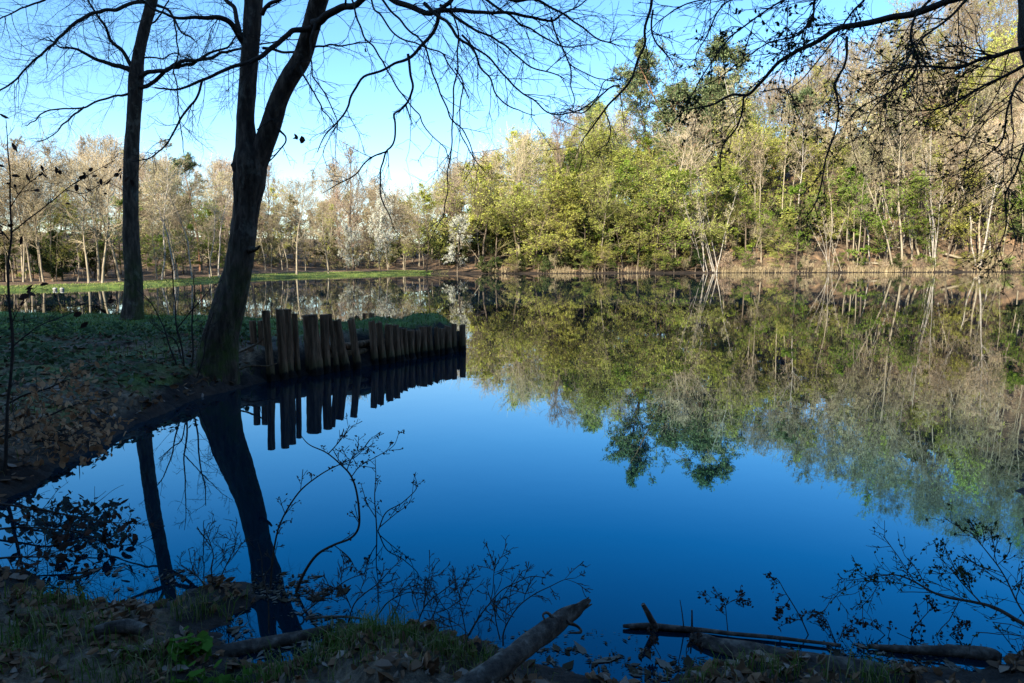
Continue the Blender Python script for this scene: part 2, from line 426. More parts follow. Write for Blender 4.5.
def land(x, y):
    x = np.asarray(x, float); y = np.asarray(y, float)
    d = sdf(x, y)
    nearw = 1 - sstep(25, 40, y)
    d2 = d + nearw * 0.05 * wob(x, y, 0.7, 9.2)
    pen = sstep(7, 10, y) * nearw                              # the spit with the palisade
    left = sstep(-2.0, -5.0, x) * sstep(4.0, 6.5, y) * nearw
    top = 0.22 + 0.28 * np.maximum(pen, left)
    top = np.where(y > 40, 0.24, top)
    run = np.where(y > 40, 0.6, 0.55)
    # behind the posts the earth is held up steeply
    fx, fy = F1[0] - F0[0], F1[1] - F0[1]; fl = math.hypot(fx, fy)
    tt = ((x - F0[0]) * fx + (y - F0[1]) * fy) / fl ** 2
    off = np.abs((x - F0[0]) * fy - (y - F0[1]) * fx) / fl
    held = sstep(-0.1, 0.05, tt) * (1 - sstep(1.2, 1.5, off)) * (tt < 1.4)
    run = run * (1 - held) + 0.16 * held
    top = top + 0.2 * held * sstep(0.3, 0.6, tt)
    back = sstep(15.5, 16.4, y) * nearw * (x < -1)
    run = run * (1 - back) + 0.3 * back
    h = np.where(d2 > 0, top * (1 - np.exp(-np.maximum(d2, 0) / run)), -1.2 * (1 - np.exp(np.minimum(d2, 0) / 1.5)))
    onl = np.clip(d2 / 0.4, 0, 1)
    h = h + onl * nearw * (0.05 * wob(x, y, 0.3, 1.4) + 0.018 * wob(x, y, 2, 9.5))
    # mound where the grass hummock stands in front, and the small mud bank
    hm = np.exp(-(((x + 0.62) / 0.45) ** 2 + ((y - 2.55) / 0.28) ** 2)); h = h + 0.12 * hm * onl
    h = h + sstep(2, 10, d) * (1 - nearw) * 0.18 * wob(x, y, 0.05, 0.2)
    # wooded hill on the far right, its foot a low bank
    S = np.interp(x, SX, SV)
    dd = np.maximum(d - np.interp(x, [-30, -8], [16.0, 5.0]), 0) * sstep(40, 60, y)
    cap = np.interp(np.where(y > 155, x * 155 / np.maximum(y, 155), x), CX, CV)
    h = h + cap * (1 - np.exp(-S * dd / cap)) + sstep(1, 6, d) * sstep(60, 90, y) * np.clip(S * 2.4, 0, 1.3)
    # bare unseen slope added behind the camera, shaped to shade the near bank
    b = np.maximum(-y - 1.5, 0)
    h = h + 42 * (1 - np.exp(-(b / 18.0) ** 1.5)) + 0.04 * b * sstep(0, 10, b)
    return h

def axis(segs):
    out = []
    for a, b, s in segs:
        n = max(1, int(round((b - a) / s)))
        out += list(np.linspace(a, b, n, endpoint=False))
    out.append(segs[-1][1])
    return np.array(out)
gx = axis([(-900, -300, 60), (-300, -120, 14), (-120, -40, 4), (-40, -14, 1.0), (-14, -4.5, 0.14), (-4.5, 3.2, 0.055), (3.2, 8, 0.2), (8, 30, 1.2), (30, 130, 4), (130, 300, 14), (300, 900, 60)])
gy = axis([(-400, -60, 30), (-60, -2, 2), (-2, 1.6, 0.3), (1.6, 5.0, 0.05), (5.0, 12, 0.085), (12, 20, 0.14), (20, 40, 1.0), (40, 130, 1.6), (130, 240, 5), (240, 400, 16), (400, 1600, 100)])
XX, YY = np.meshgrid(gx, gy)
ZZ = land(XX, YY)
nx, ny = len(gx), len(gy)
gmb = MB()
ii = (np.arange(ny - 1)[:, None] * nx + np.arange(nx - 1)[None]).ravel()
gmb.add(np.stack([XX.ravel(), YY.ravel(), ZZ.ravel()], 1), np.stack([ii, ii + 1, ii + nx + 1, ii + nx], 1))
ground = gmb.build('ground', M['ground'])
ground['kind'] = 'structure'
D = sdf(XX, YY).ravel()
xf, yf, zf = XX.ravel(), YY.ravel(), ZZ.ravel()
gr = np.zeros(len(xf))
gr = np.maximum(gr, ((yf > 35) & (xf < -12.5) & (D < 4.5)) * 1.0)                                  # green strip of the far left bank
gr = np.maximum(gr, sstep(11.5, 14, yf) * (yf < 25) * 0.95)                                       # top of the spit
gr = np.maximum(gr, ((yf > 6.5) & (yf < 13) & (xf < -4.2)) * 0.38)                                # mossy patches on the left bank
mud = np.clip(1 - D / 0.55, 0, 1) * (yf < 30) + np.clip(2.6 - D, 0, 1) * (yf > 30) * 0.9  # near edge is mud; far bank's dark strip paints the shade under overhanging crowns
mud = np.where((yf > 35) & (xf < -12.5), 0, mud)
att = ground.data.color_attributes.new("cover", 'FLOAT_COLOR', 'POINT')
buf = np.ones((len(xf), 4), np.float32); buf[:, 0] = gr; buf[:, 1] = np.clip(mud, 0, 1); buf[:, 2] = 0
att.data.foreach_set('color', buf.ravel())

wmb = MB()
wx = WATER
lo, hi = wx.min(0) - 3, wx.max(0) + 3
wgx = np.linspace(lo[0], hi[0], 60); wgy = np.linspace(lo[1], hi[1], 60)
A, Bq = np.meshgrid(wgx, wgy)
ii = (np.arange(59)[:, None] * 60 + np.arange(59)[None]).ravel()
wmb.add(np.stack([A.ravel(), Bq.ravel(), np.zeros(A.size)], 1), np.stack([ii, ii + 1, ii + 61, ii + 60], 1))
pond = wmb.build('pond_water', M['water']); pond['kind'] = 'structure'

# ------------------------------------------------------------------ growing trees
def perp(rng, d, flat=1.0):
    r = rng.normal(size=d.shape); r[..., 2] *= flat
    r = r - d * (r * d).sum(-1, keepdims=True)
    return unit(r)
def grow(rng, pos, dr, L, r0, rend, m, wander, trop):
    B = len(pos)
    pts = np.empty((B, m + 1, 3)); pts[:, 0] = pos
    d = unit(np.array(dr, float)); L = np.broadcast_to(L, (B,))
    tropv = np.zeros(3); tropv[2] = trop
    for k in range(m):
        d = unit(d + rng.normal(size=(B, 3)) * wander + tropv)
        pts[:, k + 1] = pts[:, k] + d * (L / m)[:, None]
    tt = np.linspace(0, 1, m + 1)[None]
    rad = np.broadcast_to(r0, (B,))[:, None] * (1 - tt) + np.broadcast_to(rend, (B,))[:, None] * tt
    return pts, rad
def spawn(rng, pts, rad, n, t0, t1, ang, asd, flat=1.0, ts=None):
    B, m1, _ = pts.shape
    if ts is None: ts = rng.uniform(t0, t1, size=(B, n))
    k = np.clip(ts * (m1 - 1), 0, m1 - 1.001); i = k.astype(int); f = (k - i)[..., None]
    bi = np.arange(B)[:, None]
    p = pts[bi, i] * (1 - f) + pts[bi, i + 1] * f
    tan = unit(pts[bi, i + 1] - pts[bi, i])
    r = rad[bi, i] * (1 - f[..., 0]) + rad[bi, i + 1] * f[..., 0]
    a = rng.normal(ang, asd, size=ts.shape)[..., None]
    d = unit(np.cos(a) * tan + np.sin(a) * perp(rng, tan, flat))
    plen = np.linalg.norm(np.diff(pts, axis=1), axis=2).sum(1)[:, None] * np.ones_like(ts)
    return p.reshape(-1, 3), d.reshape(-1, 3), r.ravel(), ts.ravel(), plen.ravel()
def leaf_at(rng, mb, pts, n, size, mat, jit=0.15, flat=1.0, aspect=0.55, lo=0.2):
    B, m1, _ = pts.shape
    ts = rng.uniform(lo, 1, size=(B, n)); k = np.clip(ts * (m1 - 1), 0, m1 - 1.001); i = k.astype(int); f = (k - i)[..., None]
    bi = np.arange(B)[:, None]
    p = (pts[bi, i] * (1 - f) + pts[bi, i + 1] * f).reshape(-1, 3)
    p = p + rng.normal(size=p.shape) * jit
    a = rng.normal(size=p.shape); a[:, 2] *= flat; a = unit(a)
    b = perp(rng, a, flat)
    s = size * rng.uniform(0.6, 1.4, len(p))[:, None]
    mb.cards(p, a * s * 0.5, b * s * 0.5 * aspect, mat)

def make_tree(seed, H=20., r=0.22, lean=0.03, wander=0.05, base=0.3, n1=26, prof=None, a1=1.1, a1top=0.6, trop1=0.03, n2=7, n3=5, f2=0.45, f3=0.4,
              flat=1.0, w1=0.14, leaves=0, lsize=0.3, lflat=1.0, ljit=0.15, rtw=0.02, lv=(0.65, 1.15), mt=14, top_r=0.03, ang2=0.8, trop2=0.0, aspect=0.55, stems=1, splay=0.0, leaf2=0):
    rng = np.random.default_rng(seed)
    tr, cr = MB(), MB()
    pos = np.zeros((stems, 3)); pos[:, :2] = rng.normal(size=(stems, 2)) * 0.25 * (stems > 1)
    dr = np.tile([0, 0, 1.0], (stems, 1)); dr[:, :2] = rng.normal(size=(stems, 2)) * (lean + splay)
    Hs = H * rng.uniform(0.75, 1.0, stems); Hs[0] = H
    rs = r * rng.uniform(0.7, 1.0, stems)
    pts, rad = grow(rng, pos - [0, 0, 0.4], dr, Hs, rs, top_r, mt, wander, 0.02)
    rad[:, 0] *= 1.35
    tr.tubes(pts, rad, 7, 0)
    prof = prof or (lambda t: 0.32 * np.sin(np.pi * np.clip((t - base) / (1.02 - base) * 0.85 + 0.13, 0, 1)))
    ts = base + (1 - base) * rng.uniform(0, 1, size=(stems, n1)) ** 0.8 * 0.98
    p, d, rr, t, pl = spawn(rng, pts, rad, n1, 0, 1, 1, 0.1, ts=ts)
    # branch angle opens towards the base
    tan = np.tile([0, 0, 1.0], (len(p), 1)); az = rng.uniform(0, 2 * np.pi, len(p))
    q = np.stack([np.cos(az), np.sin(az), np.zeros(len(p))], 1)
    u = np.clip((t - base) / (1 - base), 0, 1)
    ang = (a1 * (1 - u) + a1top * u + rng.normal(size=len(p)) * 0.14)[:, None]
    d = np.cos(ang) * tan + np.sin(ang) * q
    L1 = H * prof(t) * rng.uniform(lv[0], lv[1], len(p))
    b1, br1 = grow(rng, p, d, L1, np.minimum(rr * 0.55, 0.016 + 0.02 * L1), rtw, 6, w1, trop1)
    tr.tubes(b1, br1, 4, 0)
    p, d, rr, t, pl = spawn(rng, b1, br1, n2, 0.15, 1.0, ang2, 0.25, flat)
    L2 = pl * f2 * (1.15 - 0.6 * t) * rng.uniform(0.6, 1.3, len(p))
    b2, br2 = grow(rng, p, d, L2, np.maximum(rr * 0.6, rtw), rtw * 0.8, 4, 0.16, trop2)
    cr.tubes(b2, br2, 3, 0)
    if n3:
        p, d, rr, t, pl = spawn(rng, b2, br2, n3, 0.15, 1.0, ang2, 0.3, flat)
        L3 = pl * f3 * (1.2 - 0.6 * t) * rng.uniform(0.6, 1.4, len(p))
        b3, br3 = grow(rng, p, d, L3, rtw * 0.85, rtw * 0.6, 2, 0.18, trop2)
        cr.tubes(b3, br3, 3, 0)
        if leaves: leaf_at(rng, cr, b3, leaves, lsize, 1, ljit, lflat, aspect)
    if leaf2: leaf_at(rng, cr, b2, leaf2, lsize, 1, ljit, lflat, aspect)
    return tr, cr

KINDS = {}
def kind(key, nvar, mats, H, **kw):
    out = []
    for i in range(nvar):
        args = {k: (v(i) if callable(v) and k != 'prof' else v) for k, v in kw.items()}
        tr, cr = make_tree(hash_seed(key) + i * 17, H=H, **args)
        out.append((tr.mesh('trunk', [mats[0]]), cr.mesh('crown', [mats[1], mats[2]], smooth=False)))
    KINDS[key] = (out, H)
def hash_seed(s): return sum((i + 1) * ord(c) for i, c in enumerate(s)) * 7

# crowns that fill out evenly, narrow ones, cones, flat tops
kind('bare', 5, (M['bark_tan'], M['twig_tan'], M['leaf_bud']), 20, r=0.24, base=0.24, n1=28, n2=8, n3=4, leaves=0, f2=0.6, f3=0.6, lv=(0.4, 1.4), rtw=0.020, trop2=0.04, flat=0.6, lean=0.06, wander=0.06, trop1=0.05)
kind('rosy', 4, (M['bark_brown'], M['twig_pink'], M['leaf_pinkbud']), 21, r=0.22, base=0.25, n1=30, n2=8, n3=5, leaves=1, lsize=0.12, f2=0.6, f3=0.55, lv=(0.45, 1.35), rtw=0.017, trop2=0.10, lean=0.04, a1=1.0, a1top=0.4, trop1=0.07)
kind('dusky', 4, (M['bark_tan'], M['twig_brown'], M['leaf_bud']), 21, r=0.17, base=0.3, n1=28, n2=9, n3=6, leaves=1, lsize=0.16, f2=0.5, f3=0.5, lv=(0.4, 1.4), rtw=0.022, trop2=0.05)
kind('birch', 4, (M['bark_birch'], M['twig_tan'], M['leaf_bud']), 21, r=0.15, base=0.42, n1=22, n2=7, n3=5, leaves=2, lsize=0.18, rtw=0.018, lean=0.07, wander=0.07, a1=0.8, a1top=0.4, prof=lambda t: 0.20 * np.sin(np.pi * np.clip((t - 0.4) / 0.62 * 0.85 + 0.12, 0, 1)), trop2=-0.05)
kind('slim', 4, (M['bark_tan'], M['twig_brown'], M['leaf_bud']), 24, r=0.15, base=0.45, n1=20, n2=6, n3=5, leaves=2, lsize=0.18, rtw=0.02, lean=0.05, wander=0.05, a1=0.8, a1top=0.4, prof=lambda t: 0.17 * np.sin(np.pi * np.clip((t - 0.45) / 0.57 * 0.85 + 0.12, 0, 1)))
kind('hornbeam', 6, (M['bark_brown'], M['twig_dim'], M['leaf_yellow']), 17, r=0.22, base=0.16, n1=27, n2=14, n3=6, leaves=8, lsize=0.185, lflat=0.3, ljit=0.06, flat=0.16, f3=0.5, lv=(0.35, 1.4), rtw=0.018, lean=0.10, wander=0.08, a1=1.45, a1top=0.8, trop1=0.02,
     prof=lambda t: 0.42 * np.sin(np.pi * np.clip((t - 0.12) / 0.9 * 0.75 + 0.22, 0, 1)))
kind('greening', 4, (M['bark_brown'], M['twig_dim'], M['leaf_green']), 15, r=0.18, base=0.12, n1=26, n2=12, n3=6, leaves=7, lsize=0.19, lflat=0.4, ljit=0.08, flat=0.25, f3=0.5, lv=(0.4, 1.35), rtw=0.018, lean=0.10, wander=0.08, a1=1.35, a1top=0.7, trop1=0.03,
     prof=lambda t: 0.36 * np.sin(np.pi * np.clip((t - 0.1) / 0.92 * 0.75 + 0.22, 0, 1)))
kind('sparse', 4, (M['bark_tan'], M['twig_brown'], M['leaf_yellow']), 21, r=0.17, base=0.25, n1=24, n2=10, n3=5, leaves=4, lsize=0.18, ljit=0.07, lv=(0.4, 1.4), flat=0.6, rtw=0.02, lean=0.07, wander=0.07, a1=1.1, a1top=0.5, trop1=0.04)
kind('ever', 4, (M['bark_brown'], M['twig_brown'], M['leaf_ever']), 9, r=0.16, base=0.05, n1=30, n2=8, n3=6, leaves=4, lsize=0.28, rtw=0.016, lean=0.06, a1=1.3, a1top=0.5, leaf2=4,
     prof=lambda t: 0.36 * (1.05 - t) ** 0.7)
kind('thicket', 4, (M['bark_brown'], M['twig_tan'], M['leaf_olive']), 9, r=0.12, base=0.06, n1=28, n2=8, n3=5, leaves=3, lsize=0.22, rtw=0.016, lean=0.08, a1=1.2, a1top=0.5, leaf2=2, lv=(0.4, 1.4),
     prof=lambda t: 0.36 * (1.05 - t) ** 0.6)
kind('pine', 3, (M['bark_pine'], M['twig_brown'], M['needle']), 25, r=0.3, base=0.40, n1=26, n2=7, n3=5, leaves=8, lsize=0.40, ljit=0.22, aspect=0.30, rtw=0.03, lean=0.04, wander=0.05, a1=1.3, a1top=0.8, trop1=0.06, f2=0.5, leaf2=10,
     prof=lambda t: 0.25 * np.sin(np.pi * np.clip((t - 0.36) / 0.67 * 0.8 + 0.18, 0, 1)) + 0.02)
kind('blossom', 3, (M['bark_brown'], M['twig_brown'], M['blossom']), 11, r=0.15, base=0.12, n1=30, n2=9, n3=7, leaves=4, lsize=0.18, ljit=0.10, lv=(0.4, 1.35), rtw=0.014, lean=0.10, a1=1.2, a1top=0.5,
     prof=lambda t: 0.40 * np.sin(np.pi * np.clip((t - 0.08) / 0.95 * 0.75 + 0.22, 0, 1)))
kind('brush', 4, (M['bark_brown'], M['twig_pink'], M['leaf_bud']), 4.5, r=0.05, base=0.1, n1=9, n2=6, n3=4, leaves=1, lsize=0.12, rtw=0.012, stems=9, splay=0.28, wander=0.08, a1=0.8, a1top=0.5, top_r=0.012,
     prof=lambda t: 0.3 * (1.1 - t))
kind('stems', 3, (M['bark_birch'], M['twig_tan'], M['leaf_bud']), 13, r=0.06, base=0.4, n1=9, n2=5, n3=4, leaves=1, lsize=0.15, rtw=0.016, stems=5, splay=0.085, wander=0.05, a1=0.8, a1top=0.5, top_r=0.02,
     prof=lambda t: 0.17 * (1.2 - t))

FAR = {'n': 0}
def plant(key, x, y, H, label, name, cat='tree', group=None, var=None, rz=None, tilt=(0, 0), wide=1.0, sink=0.0):
    vs, H0 = KINDS[key]
    FAR['n'] += 1
    rnd = random.Random(FAR['n'] * 13 + 5)
    tm, cm = vs[FAR['n'] % len(vs) if var is None else var % len(vs)]
    z = float(land(np.array([x]), np.array([y]))[0])
    s = H / H0
    t = thing(name, label, cat, (x, y, z - sink), rnd.uniform(0, 6.28) if rz is None else rz, (s * wide, s * wide, s), group)
    t.rotation_mode = 'ZYX' if False else 'XYZ'
    if tilt != (0, 0):
        from mathutils import Matrix, Euler
        q = Euler((tilt[1], tilt[0], 0)).to_quaternion() @ Euler((0, 0, t.rotation_euler.z)).to_quaternion()
        t.rotation_euler = q.to_euler()
    put('trunk', tm, t); put('crown', cm, t)
    return t

# skyline of the far wood in the photograph: (column, row)
SKX = [0, 25, 60, 100, 140, 170, 210, 250, 290, 330, 370, 410, 440, 470, 500, 530, 560, 590, 620, 650, 700, 740, 770, 800, 830, 860, 900, 1100]
SKY = [132, 150, 158, 130, 142, 150, 160, 152, 178, 155, 172, 185, 172, 158, 148, 130, 112, 104, 110, 112, 108, 92, 82, 62, 40, 10, -30, -60]
def top_height(x, y, drop=0.0):
    px, _ = to_px(x, y, 5)
    row = float(np.interp(px, SKX, SKY)) + drop
    z = P(px, row, y)[2]
    return z - float(land(np.array([x]), np.array([y]))[0])
def shore_y(px):
    q = np.array([G(*w)[:2] for w in farp]); cols = np.array([w[0] for w in farp], float)
    return float(np.interp(px, cols, q[:, 1]))
def at(px, back):
    """a spot 'back' metres behind the far water line in that picture column"""
    y = shore_y(px) + back
    return (px - 512) / FPX * (y * CP) , y

ORD = ['first', 'second', 'third', 'fourth', 'fifth', 'sixth', 'seventh', 'eighth', 'ninth', 'tenth', 'eleventh', 'twelfth', 'thirteenth', 'fourteenth',
       'fifteenth', 'sixteenth', 'seventeenth', 'eighteenth', 'nineteenth', 'twentieth']
fr = random.Random(42)

# ---- trees that the photograph singles out
def special(key, px, back, H, label, name, tilt=(0, 0), var=None, rz=None, wide=1.0, cat='tree', group=None, top=None):
    x, y = at(px, back)
    if top is not None: H = P(px, top, y)[2] - float(land(np.array([x]), np.array([y]))[0])
    return plant(key, x, y, H, label, name, cat, group, var, rz, tilt, wide)
special('bare', 87, 5, 0, 'pale thick leaning bare tree behind the left grass bank, left of a similar one', 'bare_tree', (-0.12, 0), top=165)
special('bare', 101, 5, 0, 'pale thick bare tree leaning right behind the left grass bank', 'bare_tree', (0.14, 0), top=140)
special('bare', 42, 7, 0, 'white trunked bare tree at the dark left end of the grass bank', 'bare_tree', top=160)
B = 'birches behind the far grass bank'
special('birch', 160, 7, 0, 'white forked birch just right of the straight near trunk', 'birch_tree', (-0.03, 0), 0, group=B, top=138)
special('birch', 174, 7, 0, 'white slender birch, second right of the straight near trunk', 'birch_tree', (0.07, 0), 1, group=B, top=140)
special('birch', 191, 6, 0, 'white leaning birch in front of the small far pine', 'birch_tree', (-0.05, 0), 2, group=B, top=165)
special('birch', 209, 6, 0, 'thin white birch midway between the two near trunks, right of the small pine', 'birch_tree', (-0.02, 0), 3, group=B, top=170)
special('birch', 218, 6, 0, 'white birch closest to the left edge of the forked near tree', 'birch_tree', (0.05, 0), 0, group=B, top=150)
special('pine', 200, 26, 0, 'small dark green pine rising behind the far birches', 'pine_tree', top=158, var=0)
special('bare', 296, 3, 0, 'bare tree with pale straight trunk on the grass bank right of the forked near tree', 'bare_tree', (-0.03, 0), top=178)
special('bare', 328, 4, 0, 'bare tree with short pale trunk left of the white blossom', 'bare_tree', top=200)
special('rosy', 353, 11, 0, 'tall reddish bare tree rising behind the white blossom', 'bare_tree', top=150)
special('blossom', 352, 3.5, 0, 'low white blossoming tree, left one of two behind the grass bank', 'blossom_tree', top=226, wide=0.7)
special('blossom', 380, 4.5, 0, 'tall white blossoming tree, right one of two behind the grass bank', 'blossom_tree', top=190, wide=0.6)
special('blossom', 457, 0.5, 0, 'white blossoming bush leaning over the water at the far bend', 'blossom_bush', (-0.12, 0), top=218, wide=1.05, cat='bush')
special('slim', 486, 1.5, 0, 'thin pale trunk leaning left over the bank beside the blossoming bush', 'leaning_tree', (-0.52, 0), top=215)
special('stems', 706, 0.8, 0, 'clump of pale thin trunks fanning left at the far water edge', 'birch_clump', (-0.22, 0), 0, top=175)
special('stems', 716, 0.8, 0, 'second clump of thin pale trunks, tight against the first one', 'birch_clump', (-0.10, 0), 1, top=160)
PG = 'pines on the skyline'
for px, back, topy, lab in ((664, 34, 64, 'dark green pine at the left end of the skyline pines'), (681, 32, 47, 'tallest dark green pine of the skyline group'),
                            (700, 36, 50, 'broad dark pine in the middle of the skyline group'), (724, 34, 66, 'dark pine right of the broad middle pine on the skyline'),
                            (672, 26, 92, 'low dense dark pine below the skyline pines'), (690, 26, 84, 'dense dark pine in front of the tallest skyline pine'), (744, 32, 84, 'second pine from the right end of the skyline group, lower than its left neighbours'), (762, 30, 92, 'small pine at the far right end of the skyline group')):
    special('pine', px, back, 0, lab, 'pine_tree', group=PG, top=topy, wide=1.15)
special('pine', 603, 34, 0, 'dark pine alone left of the skyline pines', 'pine_tree', top=106, wide=0.9)
special('birch', 738, 20, 0, 'pale bare tree standing out right of the skyline pines', 'birch_tree', (-0.06, 0), top=66)
special('slim', 894, 1.5, 0, 'pale slender tree leaning far left, at the water edge on the right', 'leaning_tree', (-0.26, 0), 0, top=120)
special('slim', 902, 2.5, 0, 'pale tall tree leaning left, right of the far leaning one', 'leaning_tree', (-0.17, 0), 1, top=60)
special('slim', 842, 1.5, 0, 'pale thin tree leaning left near the fallen logs', 'leaning_tree', (-0.30, 0), 2, top=190)
special('slim', 920, 7, 0, 'pale crooked tree leaning left behind the far leaning ones', 'leaning_tree', (-0.24, 0), 3, top=40)
special('stems', 936, 3, 0, 'green based clump of upright pale trunks on the right bank', 'birch_clump', (0.0, 0), 2, top=120, wide=0.8)
special('stems', 830, 1.0, 0, 'small clump of pale saplings at the water edge below the hanging branch', 'birch_clump', (-0.12, 0), 1, top=205)

# ---- the wood behind the grass bank, left
groups = {}
def wood(key, px, back, H, name, gname, drop=0, hmin=4.0, tilt=None, wide=1.0):
    x, y = at(px, back)
    h = min(H, top_height(x, y, drop))
    if h < hmin: return
    if tilt is None: tilt = (fr.gauss(0, 0.035), 0)
    t = plant(key, x, y, h, None, name, 'tree', gname, tilt=tilt, wide=wide)
    groups.setdefault(gname, []).append((px, t))
px = -70.0
i = 0
while px < 432:
    key = fr.choice(['bare', 'bare', 'rosy', 'bare', 'slim', 'sparse'])
    if px < 50: key = fr.choice(['bare', 'rosy', 'slim'])
    wood(key, px, fr.uniform(7, 13), 26, 'bare_tree', 'bare trees in the front of the wood behind the grass bank', fr.uniform(5, 64))
    px += fr.uniform(15, 23)
px = -75.0
while px < 436:
    wood(fr.choice(['rosy', 'rosy', 'bare', 'slim']), px, fr.uniform(18, 34), 30, 'bare_tree', 'bare trees deep in the wood behind the grass bank', fr.uniform(0, 36), wide=1.0)
    px += fr.uniform(12, 18)
px = -75.0
while px < 440:
    wood(fr.choice(['rosy', 'bare', 'bare', 'slim']), px, fr.uniform(45, 75), 30, 'bare_tree', 'bare trees deep in the wood behind the grass bank', fr.uniform(0, 14), wide=1.15)
    px += fr.uniform(11, 16)
px = -60.0
while px < 66:
    x, y = at(px, fr.uniform(6, 12))
    ev = fr.random() < 0.35
    gn = 'dark evergreens under the wood behind the grass bank' if ev else 'bare saplings under the wood behind the grass bank'
    t = plant('ever' if ev else 'dusky', x, y, fr.uniform(3, 5) if ev else fr.uniform(5, 11), None, 'evergreen_shrub' if ev else 'young_tree', 'shrub' if ev else 'tree', gn, wide=1.1)
    groups.setdefault(gn, []).append((px, t))
    px += fr.uniform(8, 12)
px = 240.0
while px < 440:
    x, y = at(px, fr.uniform(30, 48))
    t = plant('thicket', x, y, fr.uniform(9, 13), None, 'thicket_shrub', 'shrub', 'olive brown thickets deep in the wood behind the grass bank', wide=1.2)
    groups.setdefault('olive brown thickets deep in the wood behind the grass bank', []).append((px, t))
    px += fr.uniform(11, 16)
for px in (715, 724, 733, 742, 751, 760, 769, 778, 787, 796, 805, 814, 824, 835, 846):
    x, y = at(px, fr.uniform(40, 72))
    t = plant('ever', x, y, min(fr.uniform(8, 11), top_height(x, y, 10)), None, 'evergreen_shrub', 'shrub', 'dark evergreen shrubs on the far hill', wide=1.4)
    groups.setdefault('dark evergreen shrubs on the far hill', []).append((px, t))
for px in (452, 462, 470, 478, 486, 494, 503, 512, 520, 528, 536, 545, 556, 568, 580, 592, 604):
    x, y = at(px, fr.uniform(22, 34))
    t = plant('ever', x, y, fr.uniform(9, 12), None, 'evergreen_shrub', 'shrub', 'dark evergreen shrubs on the far hill', wide=1.3)
    groups.setdefault('dark evergreen shrubs on the far hill', []).append((px, t))
px = -60.0
while px < 432:
    x, y = at(px, fr.uniform(11, 30))
    q = fr.random()
    if q < 0.12:
        gn = 'dark evergreens under the wood behind the grass bank'; t = plant('ever', x, y, fr.uniform(3, 6), None, 'evergreen_shrub', 'shrub', gn, wide=1.3)
    elif q < 0.4:
        gn = 'olive brown thickets deep in the wood behind the grass bank'; t = plant('thicket', x, y, fr.uniform(3, 7), None, 'thicket_shrub', 'shrub', gn, wide=1.3)
    elif q < 0.6:
        gn = 'leafy saplings under the wood behind the grass bank'; t = plant('greening', x, y, fr.uniform(4, 8), None, 'young_tree', 'tree', gn, wide=1.1)
    else:
        gn = 'bare saplings under the wood behind the grass bank'; t = plant(fr.choice(['dusky', 'bare']), x, y, fr.uniform(5, 10), None, 'young_tree', 'tree', gn, wide=1.2)
    groups.setdefault(gn, []).append((px, t))
    px += fr.uniform(6, 10)

# ---- the wooded hill, centre and right
px = 426.0
while px < 705:
    if 434 < px < 478: px = 480.0
    wood(fr.choice(['hornbeam', 'hornbeam', 'hornbeam', 'greening', 'sparse']), px, fr.uniform(1.5, 4.5), fr.uniform(11, 17), 'leafing_tree', 'leafing trees along the far water edge', 6, tilt=(fr.gauss(-0.02, 0.08), 0.0))
    px += fr.uniform(15, 21)
for px, key, H in ((735, 'sparse', 9), (752, 'bare', 8.5), (776, 'hornbeam', 9), (800, 'greening', 9), (858, 'sparse', 11), (948, 'slim', 20), (962, 'slim', 24), (978, 'bare', 22),
                   (884, 'birch', 17), (1000, 'sparse', 14), (1016, 'ever', 7), (1030, 'ever', 8), (926, 'slim', 22), (870, 'birch', 15), (912, 'birch', 20)):
    wood(key, px, fr.uniform(3, 9), H, 'shore_tree', 'mixed trees on the right hand bank', 0)
for k in range(34):
    wood(fr.choice(['slim', 'slim', 'birch']), 846 + k * 5.4 + fr.uniform(-3, 3), fr.uniform(4, 22), fr.uniform(17, 25), 'slender_tree', 'slender pale trees crowded on the right hand bank', 0, tilt=(fr.gauss(-0.03, 0.06), 0))
rows = ((6, 30), (11, 26), (19, 24), (29, 24), (40, 25), (54, 26), (70, 25), (88, 25), (108, 25))
for r_i, (back, step) in enumerate(rows):
    px = (484 if r_i == 0 else 436) + (r_i % 2) * 11
    while px < 1085:
        if px < 560: pool = ['hornbeam', 'hornbeam', 'sparse', 'bare', 'rosy'] if r_i < 4 else ['rosy', 'sparse', 'dusky']
        elif px < 730: pool = ['hornbeam', 'hornbeam', 'greening', 'sparse', 'bare'] if r_i < 5 else ['sparse', 'dusky', 'hornbeam', 'rosy']
        else: pool = ['sparse', 'slim', 'slim', 'birch', 'greening', 'hornbeam'] if r_i < 4 else ['sparse', 'dusky', 'sparse', 'dusky', 'hornbeam', 'slim', 'dusky']
        key = fr.choice(pool)
        Hm = {'hornbeam': 18, 'greening': 16}.get(key, 25) * fr.uniform(0.85, 1.1)
        nm = {'hornbeam': 'leafing_tree', 'greening': 'leafing_tree', 'sparse': 'leafing_tree', 'birch': 'birch_tree'}.get(key, 'bare_tree')
        zone = 'left of the skyline pines' if px < 640 else ('below and beside the skyline pines' if px < 760 else 'on the steep right hand slope')
        kd = {'leafing_tree': 'yellow green trees', 'birch_tree': 'white birches', 'bare_tree': 'bare trees'}[nm]
        wood(key, px + fr.uniform(-7, 7), back + fr.uniform(-3, 3), Hm, nm, kd + ' ' + zone, fr.uniform(0, 12))
        px += step * (1.15 if px < 560 else (0.85 if px > 740 and r_i > 2 else 1.0))
px = 432.0
while px < 1060:
    x, y = at(px, fr.uniform(9, 24))
    t = plant('ever', x, y, fr.uniform(3.5, 7), None, 'evergreen_shrub', 'shrub', 'dark evergreen shrubs on the far hill', wide=1.4)
    groups.setdefault('dark evergreen shrubs on the far hill', []).append((px, t))
    px += fr.uniform(17, 27)
px = 705.0
